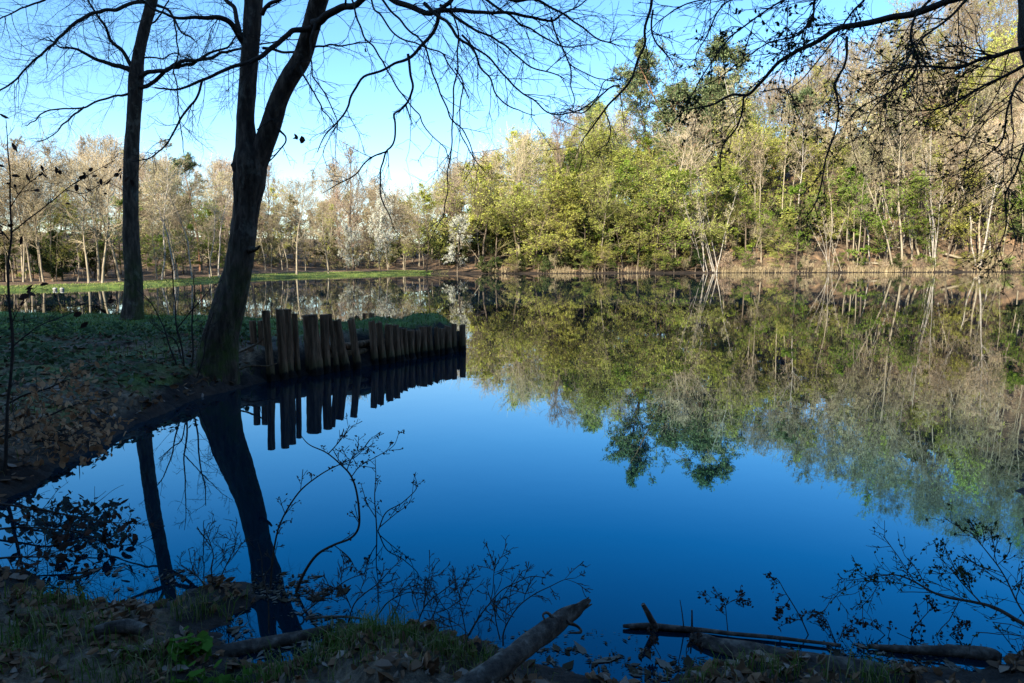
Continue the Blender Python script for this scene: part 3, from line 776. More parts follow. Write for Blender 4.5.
while px < 1030:
    x, y = at(px, fr.uniform(0.4, 3.0))
    t = plant(fr.choice(['greening', 'greening', 'hornbeam', 'ever']), x, y, fr.uniform(1.6, 4.0), None, 'leafy_shrub', 'shrub', 'leafy shrubs on the right part of the far bank', wide=1.4)
    groups.setdefault('leafy shrubs on the right part of the far bank', []).append((px, t))
    px += fr.uniform(12, 34)
px = 482.0
while px < 700:
    x, y = at(px, fr.uniform(0.4, 4.5))
    t = plant(fr.choice(['ever', 'ever', 'greening', 'hornbeam']), x, y, fr.uniform(2.0, 4.2), None, 'leafy_shrub', 'shrub', 'leafy shrubs on the far bank', wide=1.5)
    groups.setdefault('leafy shrubs on the far bank', []).append((px, t))
    px += fr.uniform(6, 10)
px = 860.0
while px < 1070:
    x, y = at(px, fr.uniform(55, 100))
    t = plant('ever', x, y, fr.uniform(7, 11), None, 'evergreen_shrub', 'shrub', 'dark evergreen shrubs on the far hill', wide=1.5)
    groups.setdefault('dark evergreen shrubs on the far hill', []).append((px, t))
    px += fr.uniform(9, 13)
for px in (134, 143, 152, 161, 170, 180, 190, 199, 208, 217, 226, 235):
    x, y = at(px, fr.uniform(26, 48))
    t = plant('thicket', x, y, fr.uniform(8, 11), None, 'thicket_shrub', 'shrub', 'olive brown thickets deep in the wood behind the grass bank', wide=1.1)
    groups.setdefault('olive brown thickets deep in the wood behind the grass bank', []).append((px, t))
px = 500.0
while px < 1040:
    if px < 690: px += fr.uniform(10, 30)
    x, y = at(px, fr.uniform(0.3, 3.0))
    t = plant('brush', x, y, fr.uniform(1.6, 4.2), None, 'bare_bush', 'bush', 'low bare bushes on the far bank', wide=1.1)
    groups.setdefault('low bare bushes on the far bank', []).append((px, t))
    px += fr.uniform(14, 26)
px = 560.0
while px < 1050:
    x, y = at(px, fr.uniform(5, 26))
    key = fr.choice(['brush', 'brush', 'sparse', 'greening', 'greening'])
    t = plant(key, x, y, fr.uniform(2.5, 5) if key == 'brush' else fr.uniform(6, 11), None, {'brush': 'bare_bush'}.get(key, 'young_tree'), {'brush': 'bush'}.get(key, 'tree'), 'young growth up the far slope')
    groups.setdefault('young growth up the far slope', []).append((px, t))
    px += fr.uniform(7, 12)
px = 440.0
while px < 720:
    x, y = at(px, fr.uniform(6, 18))
    t = plant('ever', x, y, fr.uniform(5, 9), None, 'evergreen_shrub', 'shrub', 'dark evergreen shrubs on the far hill', wide=1.4)
    groups.setdefault('dark evergreen shrubs on the far hill', []).append((px, t))
    px += fr.uniform(14, 20)
LBL = {
 'leafy shrubs on the right part of the far bank': 'low leafy far bank shrub, {o} from the left after the pale birch clump',
 'olive brown thickets deep in the wood behind the grass bank': 'olive brown thicket filling the wood behind the grass bank between the trunks',
 'slender pale trees crowded on the right hand bank': 'tall slender pale trunk in the crowd of stems on the right hand bank',
 'leafy saplings under the wood behind the grass bank': 'young green leafing tree under the bare wood behind the grass bank',
 'bare saplings under the wood behind the grass bank': 'young leafless tree low under the taller bare wood behind the grass bank',
 'young growth up the far slope': 'young scrubby growth under the taller trees of the wooded hill slope',
 'bare trees in the front of the wood behind the grass bank': 'leafless tan tree, {o} from the left in the front row behind the grass bank',
 'bare trees deep in the wood behind the grass bank': 'leafless tree far back in the wood behind the grass bank, showing over others',
 'dark evergreens under the wood behind the grass bank': 'dark evergreen shrub under the bare trees behind the grass bank',
 'leafing trees along the far water edge': 'yellow green tree at the far water edge, {o} from the left right of blossoming bush',
 'mixed trees on the right hand bank': 'slender tree on the right hand bank just behind the water, {o} from the left',
 'dark evergreen shrubs on the far hill': 'dark evergreen shrub in the shade at the foot of the wooded hill',
 'leafy shrubs on the far bank': 'low leafy shrub crowded at the far water edge left of the pale birch clump',
 'low bare bushes on the far bank': 'low bare bush at the far water edge, {o} from the left along the bank',
}
for g, lst in groups.items():
    lst.sort(key=lambda q: q[0])
    seen = 0
    for px, t in lst:
        lab = LBL.get(g)
        if lab is None:
            a = {'yel': 'yellow green leafing tree', 'whi': 'white stemmed birch', 'bar': 'bare brown tree'}[g[:3]]
            z = g.split('trees ')[-1] if 'trees' in g else g.split('birches ')[-1]
            lab = a + ' among many on the wooded hill ' + z
        if '{o}' in lab:
            if -5 < px < 1029 and seen < 20: lab = lab.format(o=ORD[seen]); seen += 1
            else: lab = lab.replace(', {o} from the left', '')
        t['label'] = lab; t['group'] = g

# ------------------------------------------------------------------ foreground helpers
def pathw(rows, Y0=None, Y1=None):
    """rows (px, py, width in px[, depth]) -> rows x, y, z, radius"""
    out = []
    n = len(rows)
    for i, q in enumerate(rows):
        Y = q[3] if len(q) > 3 else Y0 + (Y1 - Y0) * i / max(1, n - 1)
        out.append(P(q[0], q[1], Y) + (q[2] * 0.5 * Y / FPX,))
    return out
def big_tube(mb, ctrl, n, sides, amp=0.06, seed=0, mat=0, flare=0.0, lobes=5, cap=True, fine=1.0, crook=0.0, rmin=0.002):
    c = spline(ctrl, n)
    pts, rad = c[:, :3], np.maximum(c[:, 3], rmin)
    if crook:
        s_ = np.concatenate([[0], np.cumsum(np.linalg.norm(np.diff(pts, axis=0), axis=1))])
        for i in range(n):
            q = Vector((s_[i] * 1.6, seed * 3.7, 0.5)); w_ = min(1.0, s_[i] / 0.3)
            pts[i] += w_ * crook * np.array([mnoise.noise(q) + .5 * mnoise.noise(q * 2.7), mnoise.noise(q + Vector((9, 3, 7))), mnoise.noise(q + Vector((2, 8, 1))) + .5 * mnoise.noise(q * 2.7 + Vector((5, 5, 5)))])
    t = unit(np.gradient(pts, axis=0))
    ref = np.array([0, 1.0, 0]) if abs(t[:, 1].mean()) < 0.8 else np.array([1.0, 0, 0])
    u = unit(np.cross(t, ref)); w = np.cross(t, u)
    a = np.arange(sides) * 2 * math.pi / sides
    s = np.concatenate([[0], np.cumsum(np.linalg.norm(np.diff(pts, axis=0), axis=1))])
    mul = np.ones((n, sides))
    for i in range(n):
        for j in range(sides):
            ca, sa = math.cos(a[j]), math.sin(a[j])
            v1 = mnoise.noise(Vector((ca * 1.1 + seed, sa * 1.1, s[i] * 1.1 * fine)))
            v2 = mnoise.noise(Vector((ca * 3.6, sa * 3.6 + seed, s[i] * 1.6 * fine)))
            v3 = mnoise.noise(Vector((ca * 8, sa * 8 - seed, s[i] * 7 * fine)))
            mul[i, j] = 1 + amp * (1.3 * v1 + 1.0 * v2 + 0.5 * v3)
            if flare: mul[i, j] += flare * math.exp(-s[i] / 0.28) * (0.75 + 0.6 * math.cos(lobes * a[j] + seed)) 
    ring = pts[:, None] + (rad[:, None] * mul)[..., None] * (np.cos(a)[None, :, None] * u[:, None] + np.sin(a)[None, :, None] * w[:, None])
    base = np.arange(n - 1)[:, None] * sides; j0 = np.arange(sides)[None]; j1 = (j0 + 1) % sides
    f = np.stack([base + j0, base + sides + j0, base + sides + j1, base + j1], -1).reshape(-1, 4)
    n0 = mb.n
    mb.add(ring.reshape(-1, 3), f, mat)
    if cap:
        for k, fl in ((0, 1), (n - 1, 0)):
            mb.v.append(pts[k][None]); ci = mb.n; mb.n += 1
            ff = [[ci, n0 + k * sides + j, n0 + k * sides + (j + 1) % sides][::(-1 if fl else 1)] for j in range(sides)]
            mb.f.append(np.array(ff)); mb.m.append(np.full(sides, mat, np.int32))
    return pts, rad
def sprout(mb, rng, pts, rad, n2=12, L2=0.6, n3=4, n4=2, t0=0.15, droop=-0.03, ang=0.85, flat=1.0, r2=0.005, buds=0, bsize=0.02, bmat=1, tmat=0, wander=0.13, lflat=1.0):
    """side shoots, their shoots and the finest twigs of one limb"""
    p, d, rr, t, pl = spawn(rng, pts[None], rad[None], n2, t0, 1.0, ang, 0.25, flat)
    L = L2 * rng.uniform(0.4, 1.4, len(p)) * (1.15 - 0.5 * t)
    a2, ar2 = grow(rng, p, d, L, np.clip(rr * 0.55, r2 * 0.5, r2), 0.0022, 7, wander, droop)
    mb.tubes(a2, ar2, 5, tmat)
    p, d, rr, t, pl = spawn(rng, a2, ar2, n3, 0.15, 1, 0.8, 0.25, flat)
    a3, ar3 = grow(rng, p, d, pl * 0.45 * rng.uniform(0.4, 1.3, len(p)), np.clip(rr * 0.7, 0.0015, 0.003), 0.0014, 5, wander * 1.2, droop)
    mb.tubes(a3, ar3, 4, tmat)
    last = a3
    if n4:
        p, d, rr, t, pl = spawn(rng, a3, ar3, n4, 0.2, 1, 0.75, 0.25, flat)
        a4, ar4 = grow(rng, p, d, pl * 0.5 * rng.uniform(0.4, 1.3, len(p)), 0.0016, 0.001, 3, wander * 1.3, droop)
        mb.tubes(a4, ar4, 3, tmat)
        if buds: leaf_at(rng, mb, a4, buds, bsize, bmat, 0.008, lflat, 0.6, 0.3)
    if buds: leaf_at(rng, mb, a3, buds, bsize, bmat, 0.008, lflat, 0.6, 0.3)
def limb(tree, rows, Y0=None, Y1=None, seed=0, n=40, sides=8, tw=True, mats=None, **kw):
    rng = np.random.default_rng(seed + 100)
    mb = MB()
    if tree is not None:
        rows = [(q[0], q[1], q[2] * 0.74) + tuple(q[3:]) for q in rows]
        pts, rad = big_tube(mb, pathw(rows, Y0, Y1), max(n, 9 * len(rows)), sides, 0.08, seed, 0, crook=0.095, rmin=0.0012)
    if tw: sprout(mb, rng, pts, rad, tmat=1, bmat=2, **kw)
    return mb.build('limb', mats or [M['bark_limb'], M['twig_near'], M['leaf_dark']], None), pts
def rebase(t, objs):
    """children were built in world space: hang them on the thing's empty"""
    for o in objs:
        o.data.transform(t.matrix_basis.inverted() if False else __import__('mathutils').Matrix.Translation(-t.location))
        o.parent = t

# ------------------------------------------------------------------ forked tree at the water
tb = G(214, 390)
forked = thing('forked_tree', 'big dark forked tree leaning out from the bank beside the palisade', 'tree', (tb[0], tb[1], 0.0))
Yt = 10.3
mb = MB()
fine_rows = [(212, 402, 44), (215, 385, 42), (219, 350, 39), (226, 320, 35), (236, 280, 30), (243, 235, 27), (247, 205, 27), (250, 178, 33), (250, 160, 33), (247, 140, 22), (246, 115, 17.5), (248, 80, 17.5), (251, 40, 17.5), (254, 0, 17.5), (257, -50, 16), (262, -130, 13), (262, -230, 8)]
fine_rows = [(a_, b_, c_ * 0.92) for a_, b_, c_ in fine_rows]
tp, trd = big_tube(mb, pathw(fine_rows, Yt, Yt), 170, 36, 0.11, 3.0, 0, 0.8)
rr = [(250, 200, 16, Yt), (254, 175, 20, Yt), (262, 150, 20, Yt - .02), (271, 125, 19, Yt - .05), (279, 100, 17.5, Yt - .1), (290, 78, 17.5, Yt - .15), (302, 58, 17.5, Yt - .2), (311, 28, 17, Yt - .3), (319, 0, 17, Yt - .4), (330, -40, 15, Yt - .6), (350, -100, 12, Yt - 1), (365, -200, 8, Yt - 1.4)]
big_tube(mb, pathw(rr), 90, 24, 0.08, 5.0, 0)
# the burr and the stubs of lost boughs
for q in ([(241, 172, 14, Yt - .05), (236, 166, 10, Yt - .1), (232, 163, 5, Yt - .12)], [(248, 250, 8, Yt - .1), (256, 249, 4, Yt - .2), (260, 246, 2, Yt - .25)]):
    big_tube(mb, pathw(q), 10, 8, 0.1, 1.0, 0)
kids = [mb.build('trunk', M['bark_near'])]
LB = []
def fl(rows, Y0=None, Y1=None, seed=0, **kw):
    o, p_ = limb(forked, rows, Y0, Y1, seed, **kw); kids.append(o); return p_
D1 = dict(n2=22, L2=0.8, n3=6, n4=3, droop=-0.01)
fl([(246, 45, 10), (240, 36, 8), (233, 25, 7), (222, 20, 6.5), (202, 19, 5), (177, 18, 4), (158, 8, 3), (130, -8, 2)], 10.3, 9.6, 1, **D1)
fl([(240, 36, 7), (232, 17, 6), (223, 0, 5), (214, -30, 4)], 10.25, 10.6, 2, n2=6, L2=0.6, n3=4, n4=2)
fl([(318, 26, 9), (299, 33, 7), (278, 48, 6.5), (262, 60, 6), (239, 69, 5), (220, 76, 4.4), (202, 81, 4), (180, 86, 3), (150, 88, 2)], 9.85, 9.3, 3, **D1)
fl([(202, 81, 3.4), (196, 97, 3), (190, 107, 3), (180, 125, 2.6), (165, 145, 2.2), (148, 157, 1.8), (132, 163, 1.2)], 9.5, 9.2, 4, n2=12, L2=0.5, n3=4, n4=2, droop=0.0)
fl([(313, 24, 11), (325, 18, 10), (341, 9, 9), (358, 0, 8), (380, -14, 8), (420, -32, 8, ), (470, -44, 7), (520, -46, 6)], 9.8, 9.0, 5, n2=8, L2=0.7, n3=4, n4=2)
fl([(262, 14, 6), (268, 8, 5), (280, 0, 4.5), (292, -10, 3)], 10.2, 10.0, 6, n2=6, L2=0.6, n3=4, n4=2)
fl([(278, 128, 3.4), (283, 138, 2.4), (278, 152, 2), (271, 163, 1.6)], 10.1, 9.9, 7, n2=4, L2=0.3, n3=3, n4=1)
fl([(257, 130, 2), (265, 124, 1.5), (272, 121, 1), (285, 118, .8)], 10.1, 10, 8, n2=6, L2=0.35, n3=3, n4=1)
fl([(263, 48, 4), (280, 49, 3.4), (299, 49, 3), (320, 48, 2.6), (340, 46, 2), (366, 40, 1.4)], 10.3, 9.8, 9, n2=12, L2=0.6, n3=4, n4=2)
fl([(300, 66, 3), (306, 82, 2.2), (312, 96, 2), (324, 112, 1.8), (336, 124, 1.4), (344, 131, 1)], 9.9, 9.3, 10, n2=12, L2=0.5, n3=4, n4=2, droop=-0.04)
fl([(316, 22, 4), (311, 50, 2.2), (312, 75, 1.9), (322, 102, 1.6), (333, 122, 1.3), (322, 150, 1), (326, 170, .7)], 9.5, 9.0, 11, n2=12, L2=0.5, n3=4, n4=2, droop=-0.05)
# the boughs that come down from above the picture
D2 = dict(n2=12, L2=0.55, n3=4, n4=2, droop=-0.035, ang=0.7)
fl([(470, -44, 7), (455, -14, 6.5), (449, 0, 6), (440, 13, 5.6), (433, 26, 5), (418, 42, 4.2), (408, 54, 4), (388, 69, 3.2), (358, 88, 3), (351, 105, 2.8), (343, 121, 2.3), (335, 132, 2), (322, 150, 1.2)], 8.6, 8.2, 12, **D2)
fl([(408, 54, 3.6), (410, 72, 3.2), (409, 97, 3), (406, 108, 2.8), (394, 119, 2.6), (391, 143, 2.4), (385, 152, 2.4), (381, 175, 2), (380, 189, 2), (385, 210, 1.5), (393, 227, 1)], 8.4, 8.2, 13, **D2)
fl([(385, 152, 2.2), (372, 157, 2), (358, 172, 1.8), (340, 182, 1.4), (322, 190, .9)], 8.2, 8.0, 14, n2=8, L2=0.35, n3=3, n4=2, droop=-0.02)
fl([(380, -8, 8), (402, 0, 7.5), (424, 4, 7), (451, 8, 6), (475, 10, 5), (500, 12, 4.2), (526, 15, 3.6), (550, 16, 3), (570, 11, 2), (590, 2, 1.4)], 8.8, 8.0, 15, n2=30, L2=0.75, n3=5, n4=2, droop=-0.03, ang=0.7)
fl([(424, 3, 5), (443, 18, 4), (462, 35, 3.6), (475, 61, 2.8), (484, 78, 2.4), (504, 106, 1.8), (520, 114, 1.4), (537, 119, 1)], 8.5, 8.0, 16, **D2)
fl([(462, 35, 3.2), (480, 51, 2.8), (500, 69, 2.5), (520, 86, 2.2), (541, 98, 2), (565, 111, 1.8), (592, 102, 1.6), (610, 86, 1.2), (625, 86, 1)], 8.4, 7.8, 17, **D2)
fl([(381, -2, 3), (400, 21, 2.6), (418, 42, 2.4), (427, 52, 2.2), (440, 86, 2), (449, 112, 1.9), (462, 132, 1.7), (475, 150, 1.3), (490, 168, .9)], 8.8, 8.3, 18, **D2)
fl([(458, -42, 3), (455, -4, 2.4), (456, 30, 2.2), (455, 68, 2), (449, 105, 2), (450, 134, 1.8), (451, 164, 1.7), (449, 205, 1.3), (441, 228, 1.1), (432, 243, .8)], 8.2, 8.0, 19, **D2)
fl([(455, 68, 1.8), (460, 84, 1.7), (463, 112, 1.6), (469, 146, 1.4), (471, 160, 1.1), (462, 180, .8)], 8.2, 8.0, 20, n2=8, L2=0.4, n3=3, n4=2, droop=-0.04)
fl([(370, -4, 2.6), (380, 14, 2.4), (398, 33, 2.2), (418, 42, 2), (440, 54, 1.8), (458, 76, 1.5), (470, 92, 1.2)], 8.9, 8.4, 21, **D2)
fl([(345, 6, 3), (350, -6, 2.6), (363, 24, 2.3), (376, 47, 2.1), (388, 68, 2), (409, 103, 1.8), (424, 128, 1.6), (440, 150, 1.2), (450, 170, .8)], 9.0, 8.4, 22, **D2)
fl([(551, 17, 2.2), (557, 35, 2), (569, 64, 1.8), (571, 94, 1.4), (566, 112, 1)], 8.1, 7.9, 23, n2=8, L2=0.4, n3=3, n4=2, droop=-0.04)
fl([(569, 64, 1.6), (585, 72, 1.4), (605, 79, 1.2), (622, 81, .8)], 8.0, 7.8, 24, n2=6, L2=0.35, n3=3, n4=2)
fl([(480, -44, 6), (505, -6, 5), (540, 6, 3.4), (575, 20, 2.4), (605, 38, 1.8), (622, 44, 1)], 8.2, 7.6, 25, n2=16, L2=0.7, n3=4, n4=2, droop=-0.02)
fl([(450, -40, 5), (470, -8, 4), (500, 20, 3), (530, 34, 2.4), (560, 42, 1.8), (600, 38, 1)], 8.6, 8.2, 26, n2=18, L2=0.7, n3=5, n4=2, droop=-0.02)
fl([(440, 5, 4), (475, 30, 3), (508, 48, 2.6), (538, 66, 2), (560, 74, 1.4)], 8.8, 8.4, 27, n2=18, L2=0.7, n3=5, n4=2, droop=-0.02)
rebase(forked, kids)

# ------------------------------------------------------------------ straight tree further left
Ys = 16.6
g0 = P(133, 324, Ys)
straight = thing('straight_tree', 'straight dark tree on the grassy spit, left of the forked one', 'tree', (g0[0], g0[1], 0.0))
kids = []
mb = MB()
big_tube(mb, pathw([(133, 332, 21.12), (133, 318, 19.36), (133.5, 280, 16.72), (131, 230, 14.52), (131, 170, 13.20), (133, 130, 12.32), (135, 100, 12.32), (136, 80, 13.20), (138, 60, 10.56), (142, 40, 9.94), (147, 20, 9.68), (152, 0, 9.68), (162, -45, 8.80), (172, -110, 7.04), (180, -200, 4.40)], Ys, Ys), 150, 28, 0.07, 9.0, 0, 0.7)
kids.append(mb.build('trunk', M['bark_near']))
D3 = dict(n2=24, L2=1.25, n3=7, n4=3, droop=0.0, r2=0.008)
fl([(134, 78, 7), (130, 70, 6.5), (124, 67, 6), (107, 62, 5), (95, 59, 4.2), (82, 51, 3.6), (70, 47, 2.8), (59, 46, 2), (46, 36, 1.2)], Ys, 16.0, 31, **D3)
fl([(134, 70, 6), (130, 63, 5.5), (124, 53, 5), (115, 45, 4.5), (108, 38, 4), (103, 25, 3.4), (95, 12, 2.8), (87, -2, 2)], Ys, 16.2, 32, **D3)
fl([(149, 2, 5), (131, 4, 4.6), (112, 9, 4.4), (95, 16, 4.2), (74, 27, 3.8), (57, 41, 3.2), (36, 58, 2.8), (17, 73, 2.4), (0, 87, 2), (-25, 104, 1.2)], Ys, 15.2, 33, n2=26, L2=1.3, n3=6, n4=3, droop=0.0, r2=0.008)
fl([(132, 93, 3.6), (122, 96, 3), (112, 98, 2.8), (86, 106, 2.4), (72, 108, 2), (59, 108, 2), (46, 113, 1.7), (35, 122, 1.4), (25, 127, 1)], Ys, 15.6, 34, n2=16, L2=0.9, n3=5, n4=2, droop=-0.01)
fl([(84, 107, 2.6), (76, 118, 2.3), (65, 127, 2), (54, 132, 1.5), (35, 139, 1)], 16, 15.5, 35, n2=8, L2=0.6, n3=4, n4=2)
fl([(137, 80, 7), (143, 76, 6), (157, 71, 5.5), (177, 65, 5), (196, 60, 4.4), (215, 56, 4), (239, 50, 3), (265, 46, 2), (300, 40, 1.2)], Ys, 16.0, 36, **D3)
fl([(137, 90, 6), (143, 86, 5.4), (158, 79, 5), (177, 68, 4.4), (200, 58, 3.6), (225, 46, 2.6), (236, 36, 1.6)], Ys, 16.2, 37, **D3)
fl([(152, 4, 4), (165, 12, 3.4), (180, 28, 2.6), (196, 40, 2)], Ys, 16.6, 38, n2=10, L2=1.0, n3=4, n4=2)
fl([(143, 36, 3), (150, 26, 2.6), (160, 18, 2.2), (172, 0, 1.6)], Ys, 16.8, 39, n2=8, L2=0.8, n3=4, n4=2)
fl([(143, 58, 2.4), (158, 57, 2), (172, 54, 1.6), (190, 60, 1)], Ys, 16.8, 40, n2=8, L2=0.8, n3=4, n4=2)
fl([(174, 20, 2.2), (176, 60, 1.8), (178, 110, 1.6), (182, 150, 1.1)], 16.0, 15.8, 41, n2=10, L2=0.7, n3=4, n4=2, droop=-0.04)
fl([(165, -10, 5), (110, -14, 4), (60, -6, 3), (20, 12, 2), (-10, 25, 1.2)], Ys, 15.6, 42, n2=24, L2=1.4, n3=6, n4=3, r2=0.008)
rebase(straight, kids)

# ------------------------------------------------------------------ tree at the right edge, with the long bough over the view
rb = (4.75, 4.9)
rightree = thing('overhanging_tree', 'dark tree at the right edge, its budding boughs hanging over the water', 'tree', (rb[0], rb[1], 0.0))
kids = []
mb = MB()
rz0 = float(land(np.array([rb[0]]), np.array([rb[1]]))[0])
pt = P(1024, 40, 4.9)
top = [(rb[0], rb[1], rz0 - 0.3, 0.17), (rb[0] - 0.05, rb[1], rz0 + 0.3, 0.14), (4.5, 4.9, 1.6, 0.125), (4.2, 4.9, 2.6, 0.115), P(1041, 60, 4.9) + (0.09,), P(1035, 0, 4.9) + (0.09,), P(1026, -80, 4.9) + (0.08,), P(1000, -220, 4.9) + (0.06,)]
big_tube(mb, top, 110, 22, 0.08, 12.0, 0, 0.4)
kids.append(mb.build('trunk', M['bark_near']))
MR = [M['bark_limb'], M['twig_near'], M['leaf_new']]
D4 = dict(mats=MR, n2=16, L2=0.45, n3=4, n4=2, droop=-0.03, r2=0.004, buds=1, bsize=0.024, ang=0.75)
fl([(1030, -60, 12), (1000, -30, 11), (965, -12, 10), (934, 0, 9), (903, 11, 8.4), (882, 19, 8), (865, 27, 7.4), (847, 37, 6.8), (815, 50, 5.6), (792, 60, 5), (767, 72, 4.4), (752, 84, 4), (744, 94, 3.6), (731, 94, 3), (714, 102, 2.6), (699, 108, 2), (680, 112, 1.2)], 4.9, 5.6, 51, n=70, **{**D4, 'n2': 26, 'L2': 0.55})
fl([(744, 94, 3), (740, 109, 2.6), (733, 125, 2.2), (726, 146, 1.8), (722, 168, 1.2)], 5.5, 5.5, 52, **{**D4, 'n2': 8, 'L2': .3})
fl([(760, 92, 1.6), (776, 91, 1.6), (788, 97, 1.4), (797, 113, 1.2), (805, 130, .8)], 5.5, 5.5, 53, **{**D4, 'n2': 8, 'L2': .3})
fl([(847, 37, 4), (844, 52, 3.4), (838, 65, 3.2), (830, 77, 3), (831, 95, 2.6), (833, 112, 2.4), (832, 149, 2.2), (826, 175, 2), (819, 197, 1.8), (806, 216, 1.3), (796, 228, .9)], 5.3, 5.2, 54, n=50, **{**D4, 'n2': 22, 'L2': .3})
fl([(934, -4, 4), (925, 4, 3.6), (914, 18, 3.2), (908, 36, 3), (914, 53, 2.8), (908, 66, 2.4), (900, 77, 2.2), (880, 100, 1.8), (866, 115, 1.4), (858, 124, .9)], 5.0, 5.0, 55, **{**D4, 'n2': 20})
fl([(1031, 46, 7), (1010, 51, 6), (989, 58, 5), (974, 63, 4.4), (952, 71, 3.8), (928, 73, 3), (905, 76, 2.2), (880, 80, 1.4)], 4.85, 5.2, 56, **{**D4, 'n2': 26, 'L2': .5})
fl([(1030, 62, 5), (1005, 75, 4), (985, 84, 3.4), (960, 95, 2.6), (935, 101, 1.8), (905, 103, 1.1)], 4.85, 5.1, 57, **{**D4, 'n2': 22, 'L2': .5})
fl([(1032, 70, 4), (1018, 85, 3.4), (1008, 110, 2.8), (1000, 138, 2.4), (985, 160, 2), (968, 172, 1.5), (948, 178, 1)], 4.8, 4.8, 58, **{**D4, 'n2': 24, 'L2': .5})
fl([(1036, 100, 4), (1024, 130, 3), (1012, 160, 2.4), (1003, 190, 2), (1000, 225, 1.5), (992, 250, 1)], 4.7, 4.6, 59, **{**D4, 'n2': 24, 'L2': .5})
fl([(1000, -30, 5), (960, 0, 4), (935, 28, 3), (915, 50, 2.4), (880, 90, 1.8), (860, 130, 1.3), (850, 150, .9)], 4.7, 4.6, 60, **{**D4, 'n2': 22, 'L2': .45})
fl([(885, -108, 6), (870, -20, 3.6), (850, 8, 2.6), (835, 28, 2), (815, 60, 1.6), (790, 90, 1.1)], 4.6, 4.6, 61, **{**D4, 'n2': 14, 'L2': .4})
fl([(855, -100, 6), (840, -20, 4), (820, 0, 3.4), (812, 16, 2.6), (800, 27, 2.2), (785, 35, 2), (760, 45, 1.6), (735, 62, 1.4), (710, 84, 1.1), (690, 100, .8)], 4.8, 5.2, 62, **{**D4, 'n2': 24, 'L2': .35, 'bsize': .03})
fl([(815, -90, 5), (800, -16, 3), (770, 6, 2.4), (745, 28, 2.2), (725, 48, 2), (705, 70, 1.6), (688, 92, 1.3), (680, 105, .9)], 4.9, 5.3, 63, **{**D4, 'n2': 20, 'L2': .35, 'bsize': .03})
fl([(748, -73, 4), (735, -12, 2.4), (722, 6, 2), (714, 30, 1.8), (703, 50, 1.4), (690, 72, .9)], 5.5, 5.5, 64, mats=MR, n2=12, L2=.4, n3=4, n4=2, droop=-.03)
fl([(1012, -150, 14, 4.9), (930, -125, 11, 5.1), (800, -88, 8, 5.6), (700, -55, 6, 6.3), (664, -16, 4.4, 6.6), (656, 0, 4, 6.6), (652, 12, 3.6, 6.6), (643, 42, 3.2, 6.6), (634, 62, 3, 6.6), (624, 84, 2.8, 6.6), (605, 109, 2.4, 6.6), (590, 125, 2, 6.6), (585, 136, 1.6, 6.6), (584, 146, 1, 6.6)], 6.6, 6.6, 65, mats=MR, n2=14, L2=.5, n3=4, n4=2, droop=-.02)
fl([(653, 10, 2.6), (653, 29, 2.2), (664, 47, 1.9), (671, 66, 1.2)], 6.6, 6.5, 66, mats=MR, n2=8, L2=.35, n3=4, n4=2, droop=-.02)
fl([(620, 86, 2.2), (610, 86, 2), (592, 102, 1.8), (575, 109, 1.5), (558, 111, 1)], 6.6, 6.6, 67, mats=MR, n2=8, L2=.35, n3=3, n4=2, droop=-.02)
fl([(604, 110, 1.6), (607, 125, 1.5), (605, 143, 1.2), (590, 148, .8)], 6.6, 6.6, 68, mats=MR, n2=6, L2=.25, n3=3, n4=2, droop=-.02)
fl([(727, -67, 4), (720, -10, 2), (690, 6, 1.8), (668, 20, 1.5), (655, 30, 1)], 6.2, 6.2, 69, mats=MR, n2=10, L2=.4, n3=4, n4=2)
# the low bough just over the water at the right
D5 = dict(mats=MR, n2=26, L2=0.34, n3=5, n4=2, droop=0.0, r2=0.0022, buds=1, bsize=0.020, ang=0.8)
qa = to_px(4.62, 4.85, 1.1)
fl([(qa[0], qa[1], 17, 4.85), (1200, 640, 10.20, 3.9), (1130, 668, 8.84, 2.92), (1080, 642, 7.48, 3.02), (1040, 626, 6.12, 3.14), (1008, 613, 4.90, 3.22), (985, 608, 4.08, 3.26), (960, 602, 3.40, 3.3), (936, 598, 2.86, 3.34), (912, 596, 2.31, 3.38), (890, 589, 1.77, 3.42), (868, 584, 1.22, 3.45), (842, 583, 0.80, 3.45)], None, None, 70, n=60, **D5)
fl([(1030, 622, 2.72, 3.18), (1012, 600, 2.31, 3.25), (1000, 578, 1.90, 3.3), (990, 556, 1.50, 3.3), (978, 540, 0.95, 3.3)], None, None, 71, n=40, **{**D5, 'n2': 12, 'L2': .2})
fl([(985, 608, 2.31, 3.26), (972, 590, 1.77, 3.3), (955, 572, 1.36, 3.33), (940, 560, 0.88, 3.35)], None, None, 72, n=40, **{**D5, 'n2': 10, 'L2': .16})
rebase(rightree, kids)

